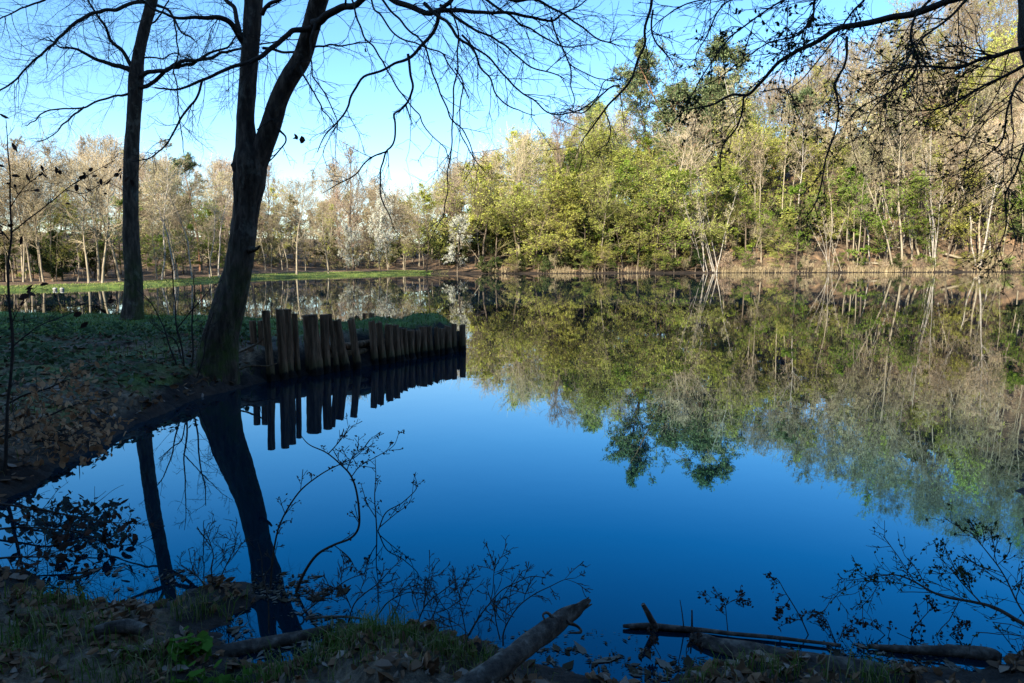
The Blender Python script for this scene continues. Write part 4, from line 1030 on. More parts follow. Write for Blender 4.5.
# ------------------------------------------------------------------ palisade of posts round the spit
def post(name, px, ytop, wpx, lean, label, grp, line, seed, slant=0.0):
    """line: two ground points the row follows; px the column of its top"""
    (ax, ay), (bx, by) = line
    k = (px - 512) / FPX / 1.0
    # the ray in plan at this column meets the row
    ux, uy = ray(px, ytop + 25)[0], ray(px, ytop + 25)[1]
    dx, dy = bx - ax, by - ay
    den = ux * dy - uy * dx
    kk = (ax * dy - ay * dx) / den
    x, y = ux * kk, uy * kk
    z = P(px, ytop, y)[2]
    r = wpx * 0.5 * y / FPX
    rnd = random.Random(seed)
    mb = MB()
    ln = lean * y / FPX
    H = z + 0.7
    off = rnd.uniform(-0.05, 0.05); x -= off * dy / math.hypot(dx, dy); y += off * dx / math.hypot(dx, dy)
    ln += rnd.gauss(0, 0.012); r *= rnd.uniform(0.92, 1.2); z += rnd.gauss(0, .022)
    rows = [(0 - ln * 0, 0, -0.7, r * 1.06), (0, 0, 0.05, r * 1.05), (ln * 0.5, 0, z * 0.5, r * rnd.uniform(0.95, 1.04)), (ln, 0, z - 0.02, r * rnd.uniform(0.9, 1.0)), (ln, 0, z, r * 0.86)]
    sides = 14
    big_tube(mb, rows, 30, sides, 0.15, seed * 1.7, 0, fine=1.1)
    # a top sawn or broken at a slant
    top = mb.v[0][-sides:]
    sl = rnd.uniform(-0.5, 0.5) + slant
    for q in (mb.v[0][-sides:], mb.v[0][-2 * sides:-sides]):
        q[:, 2] += (q[:, 0] - ln) * sl * 0.5 + np.array([rnd.uniform(-.012, .012) for _ in range(sides)])
    for q in mb.v[1:]:
        q[:, 2] += 0.0
    o = mb.build(name, M['post'], None)
    o.location = (x - ln, y, 0)
    return tag(o, label, 'post', grp)
front = [(268, 310, 6.5, -2, 88), (279.5, 309, 8, -1, 0), (289.5, 311, 8, 0, 0), (297, 314, 6, -3, 0), (312, 315.5, 13, -3, 0), (324.5, 314.5, 9, -1.5, 0), (331, 316, 5, -6, 0), (338, 318.5, 9, -7, 0),
         (350.5, 321.5, 8, -5.5, 0), (372.5, 324, 7, -1.5, 0), (379.5, 324, 6.5, -3, 0), (387, 326, 7, -2, 0), (394.5, 326.5, 6, -1.5, 0), (400, 327.5, 5.5, -1, 0), (405, 328, 4.5, 0, 0), (411, 328.5, 7, 0, 0), (418, 331, 5, 0, 0),
         (424, 328, 6.5, -1, 0), (430, 328, 5.5, 0, 0), (435.5, 328.5, 4.5, -.5, 0), (441.5, 328.5, 6, 0, 0), (447.5, 327.5, 6.5, 0, 0), (454.8, 324.5, 6, 0, 0), (461, 324.5, 6.2, 0, 0)]
special_lab = {0: 'tall thin post at the near left end of the palisade', 1: 'tallest post of the palisade, second from the forked tree', 4: 'thickest post of the palisade, with a rounded split top',
               6: 'thin post wedged leaning against the next one in the palisade', 8: 'leaning post left of the gap with boards in the palisade', 9: 'post just right of the gap with boards in the palisade',
               16: 'shortest post of the front row, with grass behind it', 22: 'left one of the two taller posts at the far corner', 23: 'corner post at the far right end of the palisade'}
for i, (px, yt, w, ln, _) in enumerate(front):
    lab = special_lab.get(i, '%s post from the left in the front row of the palisade' % (ORD[i] if i < 20 else ('fourth' if i == 20 else 'third')))
    if i in (20, 21): lab = lab.replace('from the left', 'from the right')
    post('palisade_post', px, yt, w, ln, lab, 'posts of the palisade front row', (F0, F1), 20 + i)
backl = [(352, 318, 4), (357.5, 316.5, 4.6), (364, 316, 3.4), (372.5, 315.5, 5.2), (379, 317, 6.5), (389, 319, 4), (392.5, 318.5, 3.6), (403.5, 318.8, 3.6), (409.8, 317.2, 3.2), (416, 320.2, 7), (429, 320, 5), (435, 319.6, 4.5), (441, 320.5, 4.5), (254, 321, 6), (262, 322, 7)]
for i, (px, yt, w) in enumerate(backl[:13]):
    lab = '%s short post from the left in the rear row, showing over the grass' % ORD[i]
    post('palisade_post', px, yt, w, 0, lab, 'posts of the palisade rear row', ((-3.9, 16.75), (-1.45, 16.0)), 60 + i)
for i, (px, yt, w) in enumerate(backl[13:]):
    post('palisade_post', px, yt, w, 0, ('low stub post furthest left behind the palisade end', 'low stub post just behind the tall thin palisade end post')[i], None, ((-4.6, 11.55), (-3.6, 11.55)), 80 + i)
fx, fy = F1[0] - F0[0], F1[1] - F0[1]; fl_ = math.hypot(fx, fy); fx /= fl_; fy /= fl_
for k, (z, r_, lab) in enumerate(((0.10, 0.075, 'lowest retaining log behind the gap between posts'), (0.25, 0.07, 'middle retaining log behind the gap between posts'), (0.39, 0.065, 'topmost retaining log behind the gap between posts'))):
    mb = MB(); a0 = 1.35; a1_ = 3.3
    off = 0.15
    big_tube(mb, [(F0[0] + fx * t_ - fy * off, F0[1] + fy * t_ + fx * off, z, r_) for t_ in (a0, (a0 + a1_) / 2, a1_)], 24, 10, 0.08, k * 3.1, 0)
    tag(mb.build('retaining_log', M['post']), lab, 'log', 'retaining logs behind the posts')

# ------------------------------------------------------------------ small growth at the water
def leaf_cards(mb, rng, pos, size, mat, flat=0.6, aspect=0.6, bend=0.25):
    """single folded leaves, six corners each"""
    n = len(pos)
    a = rng.normal(size=(n, 3)); a[:, 2] *= flat; a = unit(a)
    up = np.zeros((n, 3)); up[:, 2] = 1; up += rng.normal(size=(n, 3)) * flat
    b = unit(np.cross(a, up)); c = unit(np.cross(a, b))
    s = (size * np.clip(np.exp(rng.normal(-0.05, 0.38, n)), 0.35, 1.45))[:, None]
    w = s * 0.5 * aspect * rng.uniform(0.6, 1.25, n)[:, None]; k = s * bend * rng.uniform(0.1, 1, n)[:, None]
    v = np.stack([pos - a * s * .5 + c * k * .6, pos - a * s * .12 + b * w + c * k, pos + a * s * .25 + b * w * .8 + c * k * .8, pos + a * s * .5 + c * k * .3,
                  pos + a * s * .25 - b * w * .8 + c * k * .8, pos - a * s * .12 - b * w + c * k, pos - a * s * .1, pos + a * s * .25], 1).reshape(-1, 3)
    i = np.arange(n)[:, None] * 8
    mb.add(v, np.concatenate([i + np.array([[0, 6, 1, 1]])[:, :3]]), mat)
    for q in ([6, 7, 2, 1], [6, 5, 4, 7]):
        mb.add(np.zeros((0, 3)), np.zeros((0, 4)), mat)
    base = mb.n - n * 8
    mb.f.append((base + i + np.array([[6, 7, 2, 1]]))); mb.m.append(np.full(n, mat, np.int32))
    mb.f.append((base + i + np.array([[5, 4, 7, 6]]))); mb.m.append(np.full(n, mat, np.int32))
    mb.f.append((base + i + np.array([[7, 3, 2]]))); mb.m.append(np.full(n, mat, np.int32))
    mb.f.append((base + i + np.array([[4, 3, 7]]))); mb.m.append(np.full(n, mat, np.int32))
    mb.f.append((base + i + np.array([[0, 5, 6]]))); mb.m.append(np.full(n, mat, np.int32))

def twigs(name, label, cat, base, stems, seed, n2=8, L2=0.12, n3=3, n4=2, r2=0.003, buds=0, bsize=0.012, leafn=0, lsize=0.06, lmat=None, droop=0.0, group=None, stemmat=None, ang=0.8, sides=6, wander=0.12, leafrange=0.3):
    """a small woody plant: every stem is followed from the picture, side shoots grow by themselves"""
    t = thing(name, label, cat, base, group=group)
    rng = np.random.default_rng(seed)
    kids = []
    for k, st in enumerate(stems):
        mb = MB()
        rows = [(x_, y_, z_, max(r_ * 0.7, 0.0012)) for x_, y_, z_, r_ in pathw(st)]
        pts, rad = big_tube(mb, rows, max(20, 8 * len(rows)), sides, 0.10, seed + k, 0, crook=0.018, rmin=0.001)
        if n2: sprout(mb, rng, pts, rad, n2=n2, L2=L2, n3=n3, n4=n4, r2=r2, droop=droop, buds=buds, bsize=bsize, ang=ang, wander=wander)
        kids.append(mb.build('stem', [stemmat or M['twig_near'], lmat or M['leaf_dark']]))
        if leafn:
            m3 = MB()
            p_, d_, rr_, tt_, pl_ = spawn(rng, pts[None], rad[None], leafn, leafrange, 1.0, 1.0, 0.3)
            leaf_cards(m3, rng, p_ + d_ * L2 * rng.uniform(0.1, 0.9, len(p_))[:, None] - np.array([0, 0, lsize * 0.4]), lsize, 0, 1.2)
            kids.append(m3.build('leaves', [lmat or M['leaf_dead']]))
    rebase(t, kids)
    return t
def gz(p): return (p[0], p[1], float(land(np.array([p[0]]), np.array([p[1]]))[0]))
# young beech at the left edge, dry leaves still on
bs = P(4, 470, 5.6)
twigs('beech_sapling', 'young beech at the left edge with a few dark dry leaves', 'sapling', gz(bs), [
    [(3, 500, 5.6, 5.6), (5, 470, 5.6, 5.6), (6, 430, 5.0, 5.6), (8, 390, 4.7, 5.6), (11, 340, 4.3, 5.6), (8, 290, 3.7, 5.6), (8, 262, 3.1, 5.6), (11, 235, 2.8, 5.6), (10, 200, 2.2, 5.6), (11, 172, 1.9, 5.6), (8, 145, 1.4, 5.6), (6, 120, 0.8, 5.6)],
    [(11, 233, 2.1, 5.6), (22, 224, 1.9, 5.5), (38, 212, 1.7, 5.5), (55, 198, 1.5, 5.5), (66, 190, 1.4, 5.4), (80, 180, 1.2, 5.4), (95, 170, 0.9, 5.4), (112, 160, 0.8, 5.4)],
    [(66, 190, 1.2, 5.4), (84, 193, 1.0, 5.4), (100, 183, 0.9, 5.4), (122, 172, 0.8, 5.4)],
    [(10, 208, 1.5, 5.6), (22, 190, 1.2, 5.6), (34, 180, 1.0, 5.6), (48, 168, 0.8, 5.6)],
    [(9, 240, 1.9, 5.6), (2, 230, 1.5, 5.5), (-8, 220, 0.9, 5.5)],
    [(9, 350, 2.1, 5.6), (20, 340, 1.9, 5.6), (35, 328, 1.6, 5.6), (52, 320, 1.4, 5.6), (70, 313, 1.1, 5.6), (90, 306, 0.9, 5.6), (118, 300, 0.8, 5.6)],
    [(9, 330, 1.9, 5.6), (18, 312, 1.5, 5.6), (28, 300, 0.9, 5.6), (36, 290, 0.8, 5.6)]],
    11, n2=9, L2=0.16, n3=2, n4=0, leafn=9, lsize=0.055, lmat=M['leaf_dark'], stemmat=M['bark_limb'], leafrange=0.45)
# low copper bough cloud of the same beech kind on the bank
bb = P(30, 452, 5.9)
twigs('beech_bush', 'low bush with copper brown dry leaves on the left bank over the water', 'bush', gz(bb), [
    [(-20, 455, 4, 5.8), (0, 442, 4, 5.8), (20, 430, 3.5, 5.8), (45, 418, 3, 5.9), (70, 407, 2.5, 6.0), (92, 400, 1.8, 6.1), (112, 402, 1, 6.1)],
    [(-10, 440, 3, 6.2), (15, 432, 3, 6.1), (40, 434, 2.6, 6.0), (64, 430, 2, 6.0), (88, 425, 1.6, 6.0), (110, 428, 1, 6.0)],
    [(5, 405, 3, 6.6), (25, 395, 2.6, 6.5), (48, 388, 2.2, 6.5), (66, 380, 1.5, 6.5), (80, 378, 1, 6.5)],
    [(30, 442, 3, 5.7), (50, 440, 2.6, 5.7), (74, 440, 2, 5.7), (96, 440, 1.2, 5.7)]],
    12, n2=14, L2=0.26, n3=3, n4=0, leafn=150, lsize=0.058, lmat=M['leaf_beech'], droop=-0.02, leafrange=0.1)
# reaching twig with hanging leaves over the near pool on the left
pb = P(-30, 520, 4.4)
twigs('hanging_beech_twig', 'low reaching twigs with dark hanging leaves over the pool at the far left', 'twig', gz(P(-60, 560, 4.2)), [
    [(-60, 545, 4, 4.3), (-20, 532, 3.5, 4.3), (20, 528, 3, 4.3), (60, 530, 2.4, 4.3), (95, 536, 1.8, 4.3), (125, 541, 1, 4.3)],
    [(-30, 500, 4, 4.9), (10, 505, 3.5, 4.8), (45, 510, 3, 4.7), (80, 518, 2.2, 4.7), (110, 522, 1.6, 4.6), (140, 525, 1, 4.6)],
    [(-20, 560, 4, 4.0), (20, 556, 3, 4.0), (50, 556, 2, 4.0), (85, 552, 1, 4.0)]],
    13, n2=14, L2=0.22, n3=3, n4=0, leafn=46, lsize=0.055, lmat=M['leaf_dark'], droop=-0.02, leafrange=0.25)
twigs('bare_shrub', 'bare many stemmed shrub at the foot of the forked tree', 'shrub', gz(P(188, 384, 9.8)), [
    [(186, 390, 3, 9.8), (182, 350, 2.6, 9.8), (176, 325, 2.2, 9.8), (174, 296, 1.8, 9.8), (172, 268, 1.2, 9.8), (168, 248, .8, 9.8)],
    [(190, 390, 3, 9.8), (193, 350, 2.6, 9.8), (192, 320, 2.2, 9.8), (195, 296, 1.8, 9.8), (193, 275, 1.2, 9.8)],
    [(184, 388, 2.4, 9.8), (172, 350, 2.2, 9.8), (160, 320, 1.8, 9.8), (148, 300, 1.4, 9.8), (140, 292, .9, 9.8)],
    [(194, 388, 2.4, 9.7), (203, 360, 2.2, 9.7), (206, 335, 1.8, 9.7), (214, 312, 1.3, 9.7)],
    [(176, 330, 1.8, 9.8), (190, 312, 1.5, 9.8), (208, 292, 1, 9.8), (222, 280, .7, 9.8)],
    [(188, 386, 2.4, 9.9), (178, 345, 1.8, 9.9), (166, 335, 1.4, 9.9), (150, 322, 1, 9.9)]],
    14, n2=9, L2=0.34, n3=3, n4=2)
twigs('budding_sapling', 'tall budding sapling leaning over the water, crooked in the middle', 'sapling', gz(G(297, 588)), [
    [(296, 592, 5, 3.75), (305, 572, 4.4, 3.75), (318, 554, 4, 3.75), (334, 544, 3.6, 3.75), (350, 537, 3.4, 3.75), (358, 526, 3.4, 3.75), (359, 508, 3.2, 3.75), (357, 488, 3, 3.75), (351, 474, 2.8, 3.75), (340, 463, 2.4, 3.75), (326, 452, 2, 3.75), (310, 444, 1.6, 3.75), (300, 432, 1, 3.75)],
    [(328, 454, 1.6, 3.75), (338, 443, 1.4, 3.75), (346, 432, 1.2, 3.75), (350, 424, .8, 3.75)],
    [(347, 470, 1.6, 3.75), (352, 459, 1.3, 3.75), (366, 447, 1.1, 3.75), (374, 438, .8, 3.75)],
    [(352, 476, 1.6, 3.75), (360, 466, 1.3, 3.75), (376, 456, 1.1, 3.75), (392, 446, .9, 3.75), (397, 437, .7, 3.75)],
    [(334, 545, 1.5, 3.75), (350, 558, 1.2, 3.75), (358, 575, .8, 3.75)]],
    15, n2=8, L2=0.09, n3=2, n4=0, r2=0.002, buds=2, bsize=0.018, lmat=M['leaf_dark'], wander=0.05)
twigs('budding_sapling', 'arching budding twig left of the crooked sapling over the water', 'sapling', gz(G(272, 586)), [
    [(270, 590, 3.4, 3.7), (275, 542, 2.6, 3.7), (284, 516, 2.4, 3.7), (300, 491, 2.2, 3.7), (320, 475, 1.8, 3.7), (338, 465, 1.5, 3.7), (356, 456, 1.2, 3.7), (369, 440, .8, 3.7)]],
    16, n2=14, L2=0.10, n3=3, n4=0, r2=0.002, buds=3, bsize=0.015, lmat=M['leaf_dark'], wander=0.06)
twigs('budding_sapling', 'upright budding twig standing in the water right of the crooked sapling', 'sapling', (G(377, 530)[0], G(377, 530)[1], -0.05), [
    [(377, 534, 2.2, 4.65), (376, 505, 1.8, 4.65), (376, 480, 1.4, 4.65), (375, 459, .9, 4.65)],
    [(378, 531, 2, 4.65), (386, 512, 1.7, 4.65), (402, 502, 1.4, 4.65), (416, 488, 1.1, 4.65), (414, 475, .7, 4.65)],
    [(380, 527, 1.6, 4.65), (395, 514, 1.2, 4.65), (410, 500, .9, 4.65), (416, 475, .7, 4.65)],
    [(376, 518, 1.5, 4.65), (366, 503, 1.2, 4.65), (361, 488, .9, 4.65)]],
    17, n2=5, L2=0.09, n3=2, n4=0, r2=0.002, buds=2, bsize=0.02, lmat=M['leaf_dark'], wander=0.05)
BG = 'fine bare shrubs along the near water edge'
def bush(label, base, stems, seed, Y):
    twigs('bare_shrub', label, 'shrub', gz(G(*base)), [[(a, b, c, Y) for a, b, c in st] for st in stems], seed, n2=9, L2=0.14, n3=4, n4=2, r2=0.0015, group=BG, wander=0.10)
bush('rightmost fine bare shrub of the near edge, arching to the right toward the log', (466, 655), [
    [(464, 664, 3), (465, 648, 2.4), (470, 634, 2.2), (480, 618, 2), (490, 606, 1.8), (503, 592, 1.7), (517, 584, 1.6), (533, 577, 1.4), (548, 578, 1)],
    [(466, 650, 2), (466, 632, 1.7), (463, 612, 1.5), (461, 596, 1.3), (470, 577, 1)], [(490, 604, 1.4), (493, 588, 1.2), (494, 572, 1), (498, 560, .7)]], 21, 2.95)
bush('fine bare shrub with a stem bending right just behind the log', (504, 640), [
    [(503, 646, 2.6), (504, 632, 2.2), (511, 618, 2), (522, 605, 1.8), (536, 595, 1.7), (552, 587, 1.4), (566, 580, 1.1), (578, 578, .7)],
    [(500, 640, 1.8), (496, 622, 1.5), (494, 606, 1.3), (487, 593, .9)]], 22, 3.1)
bush('forked fine bare shrub growing from the grass hummock', (415, 633), [
    [(412, 642, 2.4), (418, 622, 2), (426, 604, 1.8), (440, 591, 1.5), (452, 582, 1.2), (460, 575, .8)], [(424, 608, 1.6), (425, 592, 1.3), (424, 580, 1), (432, 573, .7)],
    [(424, 618, 2), (431, 619, 1.6), (440, 600, 1.2), (448, 596, .8)]], 23, 3.15)
bush('fine bare shrub at the left end of the grass hummock, leaning right', (348, 618), [
    [(348, 624, 2.4), (353, 604, 2), (362, 593, 1.8), (374, 583, 1.6), (385, 572, 1.4), (397, 562, .9)], [(351, 608, 1.6), (345, 594, 1.3), (338, 582, .9)],
    [(372, 625, 2), (385, 606, 1.7), (395, 598, 1.4), (410, 592, .9)]], 24, 3.3)
bush('low slanting bare twig over the inlet beside the crooked sapling', (302, 622), [
    [(300, 616, 2.2), (318, 602, 2), (335, 590, 1.7), (350, 580, 1.4), (366, 574, .9)]], 25, 3.3)
bush('fine bare shrub behind the mud bank on the left', (212, 584), [
    [(214, 590, 2.4), (212, 570, 2), (214, 555, 1.6), (209, 540, 1.2), (203, 528, .8)], [(216, 588, 2), (226, 566, 1.6), (234, 550, 1.3), (236, 538, .8)], [(208, 588, 1.8), (195, 574, 1.4), (182, 566, .9)]], 26, 3.7)
twigs('bare_sapling', 'single thin pale sapling rising from the inlet in front of the tree reflection', 'sapling', gz(G(268, 630)), [
    [(269, 634, 2.6, 3.1), (268, 600, 2.2, 3.1), (263, 578, 2, 3.1), (262, 560, 1.6, 3.1), (258, 543, 1.2, 3.1)], [(264, 577, 1.6, 3.1), (273, 562, 1.3, 3.1), (278, 541, .9, 3.1)]], 27, n2=4, L2=.06, n3=2, n4=0, stemmat=M['bark_limb'])
BD = 'budded shoots beyond the sunken logs'
def shoot(label, base, stems, seed, Y, **kw):
    twigs('budded_shoot', label, 'shoot', gz(G(*base)), [[(a, b, c, Y) for a, b, c in st] for st in stems], seed, n2=7, L2=0.075, n3=2, n4=0, r2=0.0016, buds=5, bsize=0.019, lmat=M['leaf_dark'], group=BD, **kw)
shoot('budded shoot bent left, tallest of those beyond the sunken logs', (812, 640), [[(813, 646, 2, 0), (802, 620, 1.6, 0), (794, 604, 1.4, 0), (787, 592, 1.2, 0), (779, 580, .9, 0), (768, 578, .6, 0)]][0:0] + [[(813, 646, 2), (802, 620, 1.6), (794, 604, 1.4), (787, 592, 1.2), (779, 580, .9), (768, 578, .6)], [(790, 598, 1.2), (784, 608, 1), (776, 612, .7)]], 31, 3.3)
shoot('small flat topped budded shoot above the long floating branch', (728, 634), [[(728, 634, 1.6), (727, 618, 1.3), (726, 606, 1.1), (722, 600, .8), (711, 599, .6)], [(726, 605, 1), (734, 600, .8), (740, 601, .5)]], 32, 3.3)
shoot('low budded shoot right of the bent one, before the thick floating branch end', (838, 648), [[(838, 648, 1.8), (832, 634, 1.4), (826, 620, 1), (816, 612, .7)], [(838, 642, 1.4), (846, 628, 1), (858, 622, .6)]], 33, 3.2)
shoot('spreading budded shoot at the thick end of the floating branch', (905, 655), [[(905, 655, 1.8), (890, 640, 1.5), (876, 628, 1.1), (862, 622, .7)], [(905, 650, 1.8), (915, 628, 1.4), (928, 612, 1), (934, 604, .6)], [(930, 652, 1.8), (950, 634, 1.3), (962, 626, .7)]], 34, 3.3)
shoot('budded shoot low in the water before the log with a stub', (690, 665), [[(688, 668, 1.5), (686, 650, 1.2), (692, 640, .9), (700, 646, .6)], [(662, 660, 1.3), (655, 648, 1), (650, 640, .7)]], 35, 3.1)

# ------------------------------------------------------------------ logs and floating branches
def floatw(rows, z=0.015):
    """points lying on the water, or standing up from where the first one lies"""
    if len(rows[0]) > 3: return pathw(rows)
    if rows[0][1] - rows[-1][1] > 8 and abs(rows[0][0] - rows[-1][0]) < 20:
        Y = G(rows[0][0], rows[0][1], z)[1]
        return [P(q[0], q[1], Y) + (q[2] * .5 * Y / FPX,) for q in rows]
    o = []
    for q in rows:
        g_ = G(q[0], q[1], z); o.append(g_ + (q[2] * .5 * g_[1] / FPX,))
    return o
def log(label, rows, seed, sides=14, amp=0.10, parts=(), name='log', mat='log', cat='log', group=None, n=44):
    w = floatw(rows)
    c = w[len(w) // 2]
    t = thing(name, label, cat, c[:3], group=group)
    mb = MB(); big_tube(mb, w, n, sides, amp, seed, 0, fine=2.0)
    kids = [mb.build('stem', M[mat])]
    for nm, r_ in parts:
        m2 = MB(); big_tube(m2, floatw(r_), 16, 8, 0.12, seed + 3, 0, fine=3); kids.append(m2.build(nm, M[mat]))
    rebase(t, kids); return t
log('leaning dead log with a ragged tip pointing out over the water', [(440, 712, 30, 2.35), (478, 682, 27, 2.48), (505, 662, 25, 2.6), (530, 643, 24, 2.75), (552, 627, 22, 2.88), (566, 616, 17, 2.97), (576, 610, 13, 3.02), (581, 606, 9, 3.04), (586, 602, 7, 3.06), (590, 600, 3, 3.08)], 3, amp=0.2, n=70, sides=20,
    parts=[('splinter', [(574, 611, 7, 3.0), (583, 603, 4, 3.05), (589, 597, 1, 3.08)]), ('splinter', [(572, 616, 7, 2.98), (584, 608, 4, 3.04), (592, 604, 1, 3.08)]), ('splinter', [(566, 612, 6, 2.95), (572, 606, 3, 2.98), (578, 604, 1, 3.0)]), ('stub', [(556, 622, 5, 2.88), (548, 613, 3, 2.86), (543, 615, 2.4, 2.84), (546, 622, 2, 2.82)]), ('stub', [(566, 622, 5, 2.9), (577, 626, 3, 2.95), (581, 632, 3, 2.93), (570, 633, 2, 2.9)]), ('stub', [(524, 640, 5, 2.75), (518, 643, 4, 2.72), (515, 647, 2, 2.7)])])
log('long thin floating branch with a broken stub standing up at its left end', [(623, 626, 3.5), (632, 626, 5.5), (650, 626, 7), (672, 628, 6.5), (700, 630, 5), (735, 634, 4.2), (770, 637, 4), (805, 641, 3.6), (840, 645, 3)], 5, n=70, name='floating_branch', cat='branch',
    parts=[('stub', [(656, 628, 8), (651, 619, 7), (647, 611, 6), (643, 604, 4.6)]), ('stub', [(692, 629, 2.4), (692, 618, 2), (692, 610, 1.6)]), ('stub', [(684, 629, 1.5), (682, 612, 1.2), (680, 600, .7)])])
log('dark thick floating branch with a blunt end at the lower right', [(868, 646, 4), (890, 648, 7), (920, 650, 10), (950, 651, 13), (975, 653, 15), (992, 655, 14), (1001, 658, 9)], 7, name='floating_branch', cat='branch')
log('dark half sunken log below the long floating branch', [(690, 637, 7), (700, 640, 13), (718, 646, 15), (745, 652, 20), (780, 660, 24), (820, 667, 26), (865, 672, 24), (890, 674, 18)], 9, amp=0.16)
log('dark sunken log lying across the inlet at the lower left', [(120, 648, 10), (160, 652, 14), (190, 656, 16), (220, 653, 17), (255, 646, 16), (290, 639, 13), (315, 632, 9), (330, 627, 5)], 11, amp=0.14)
log('flat slab of old bark lying on the mud at the lower left', [(96, 632, 12, 3.05), (112, 628, 15, 3.07), (130, 626, 16, 3.08), (146, 630, 12, 3.05)], 13, amp=0.2, name='bark_slab', cat='bark')
log('fallen stick pointing left from the inlet shore toward the grass hummock', [(305, 619, 2.6, 3.3), (325, 617, 3, 3.3), (348, 617, 2.6, 3.28), (370, 620, 1.6, 3.25)], 15, name='stick', cat='stick', sides=8, amp=.06)
log('short mossy log end on the bank left of the forked tree', [(152, 383, 9, 9.4), (165, 379, 11, 9.5), (178, 377, 11, 9.6), (187, 376, 9, 9.65)], 17, amp=0.14, name='log')
for k, (rows, lab) in enumerate((([(225, 358, 2, 10.6), (240, 352, 2, 10.7), (258, 343, 1.6, 10.8), (270, 332, 1, 10.9)], 'pale dead stick slanting up between forked tree and palisade'),
                                 ([(232, 372, 2, 10.4), (250, 366, 2, 10.5), (268, 366, 1.6, 10.6), (280, 362, 1, 10.7)], 'pale dead stick lying low between forked tree and palisade'),
                                 ([(222, 392, 2.4, 10.1), (238, 388, 2, 10.2), (252, 389, 1.8, 10.3), (262, 384, 1.2, 10.4)], 'pale dead stick at the water line beside the forked tree'))):
    log(lab, rows, 30 + k, name='stick', cat='stick', sides=6, amp=.05, mat='post')
for k, (px, back, L, rz, lab) in enumerate(((884, 9, 8, 0.15, 'grey fallen trunk lying along the far right slope, upper one'), (874, 5, 6, -0.1, 'grey fallen trunk lying along the far right slope, lower one'), (965, 6, 9, -0.45, 'brown fallen trunk slanting down the far right bank'), (980, 4, 7, 0.7, 'pale fallen tree with bare limbs at the far right bank'))):
    x, y = at(px, back); z = float(land(np.array([x]), np.array([y]))[0]) + 0.25
    t = thing('fallen_trunk', lab, 'trunk', (x, y, z))
    mb = MB(); big_tube(mb, [(-L / 2 * math.cos(rz), 0, -L / 2 * math.sin(rz) * .6, .22), (0, 0, 0.1, .2), (L / 2 * math.cos(rz), 0.4, L / 2 * math.sin(rz) * .6, .12)], 24, 8, .08, k * 2.2, 0)
    mb.build('stem', M['bark_tan'], t)
    m2 = MB(); rg = np.random.default_rng(k); p0 = np.array([[0, 0, 0.0], [L * .25, 0.1, 0.1], [L * .4 * math.cos(rz), 0.2, L * .3 * math.sin(rz)]])
    a_, b_ = grow(rg, p0, rg.normal(size=(3, 3)) * .5 + np.array([0.4, 0, .8]), 2.2, .06, .02, 6, .12, 0); m2.tubes(a_, b_, 5); m2.build('boughs', M['bark_tan'], t)

# ------------------------------------------------------------------ ground cover
rng = np.random.default_rng(77)
def on_land(x, y, dmin=0.0): 
    d = sdf(x, y); return d > dmin
def scatter(n, box, dmin=0.0, dmax=99):
    x = rng.uniform(box[0], box[1], n); y = rng.uniform(box[2], box[3], n)
    d = sdf(x, y); k = (d > dmin) & (d < dmax)
    x, y = x[k], y[k]
    return np.stack([x, y, land(x, y)], 1)
lit = MB()
p1 = scatter(20000, (-3.6, 3.2, 1.75, 4.6), 0.02); p1 = p1[wob(p1[:, 0], p1[:, 1], 0.7, 3.8) + rng.normal(0, .5, len(p1)) > 0.1]; leaf_cards(lit, rng, p1 + [0, 0, 0.013], 0.058, 0, 0.6, 0.6, 0.45)
p1 = scatter(2600, (-8.5, -3.2, 3.4, 7.5), 0.05); leaf_cards(lit, rng, p1 + [0, 0, 0.02], 0.075, 0, 0.4, 0.62)
p1 = scatter(5200, (-13, -4.2, 6.5, 13), 0.05); leaf_cards(lit, rng, p1 + [0, 0, 0.02], 0.085, 0, 0.4, 0.62)
tag(lit.build('leaf_litter', [M['leaf_dead']], smooth=False), 'brown fallen leaves over the near bank', 'fallen leaves', kind='stuff')
def blades(mb, base, h, w, lean=0.5, mat=0):
    n = len(base); a = rng.uniform(0, 6.28, n); hh = (h * rng.uniform(0.4, 1.2, n))[:, None]
    d = np.stack([np.cos(a), np.sin(a), np.zeros(n)], 1); s = np.stack([-np.sin(a), np.cos(a), np.zeros(n)], 1) * w * 0.5
    l = (lean * rng.uniform(0.1, 1.2, n))[:, None]; z = np.array([0, 0, 1.0])
    m_ = base + z * hh * .55 + d * hh * l * .3; t_ = base + z * hh * (1 - .25 * l) + d * hh * l
    v = np.stack([base - s - z * .01, base + s - z * .01, m_ + s * .8, m_ - s * .8, t_], 1).reshape(-1, 3)
    i = np.arange(n)[:, None] * 5
    n0 = mb.n
    mb.add(v, i + np.array([[0, 1, 2, 3]]), mat)
    mb.f.append(n0 + i + np.array([[3, 2, 4]])); mb.m.append(np.full(n, mat, np.int32))
gb = MB()
def tuft(px, py, sx, sy, n, h, w=0.005, z=0.15, lean=0.9):
    n = int(n * 0.5)
    c = G(px, py, z)
    q = np.stack([c[0] + rng.normal(0, sx, n), c[1] + rng.normal(0, sy, n)], 1)
    k = sdf(q[:, 0], q[:, 1]) > -0.05; q = q[k]
    if len(q): blades(gb, np.column_stack([q, land(q[:, 0], q[:, 1])]), h, w, lean)
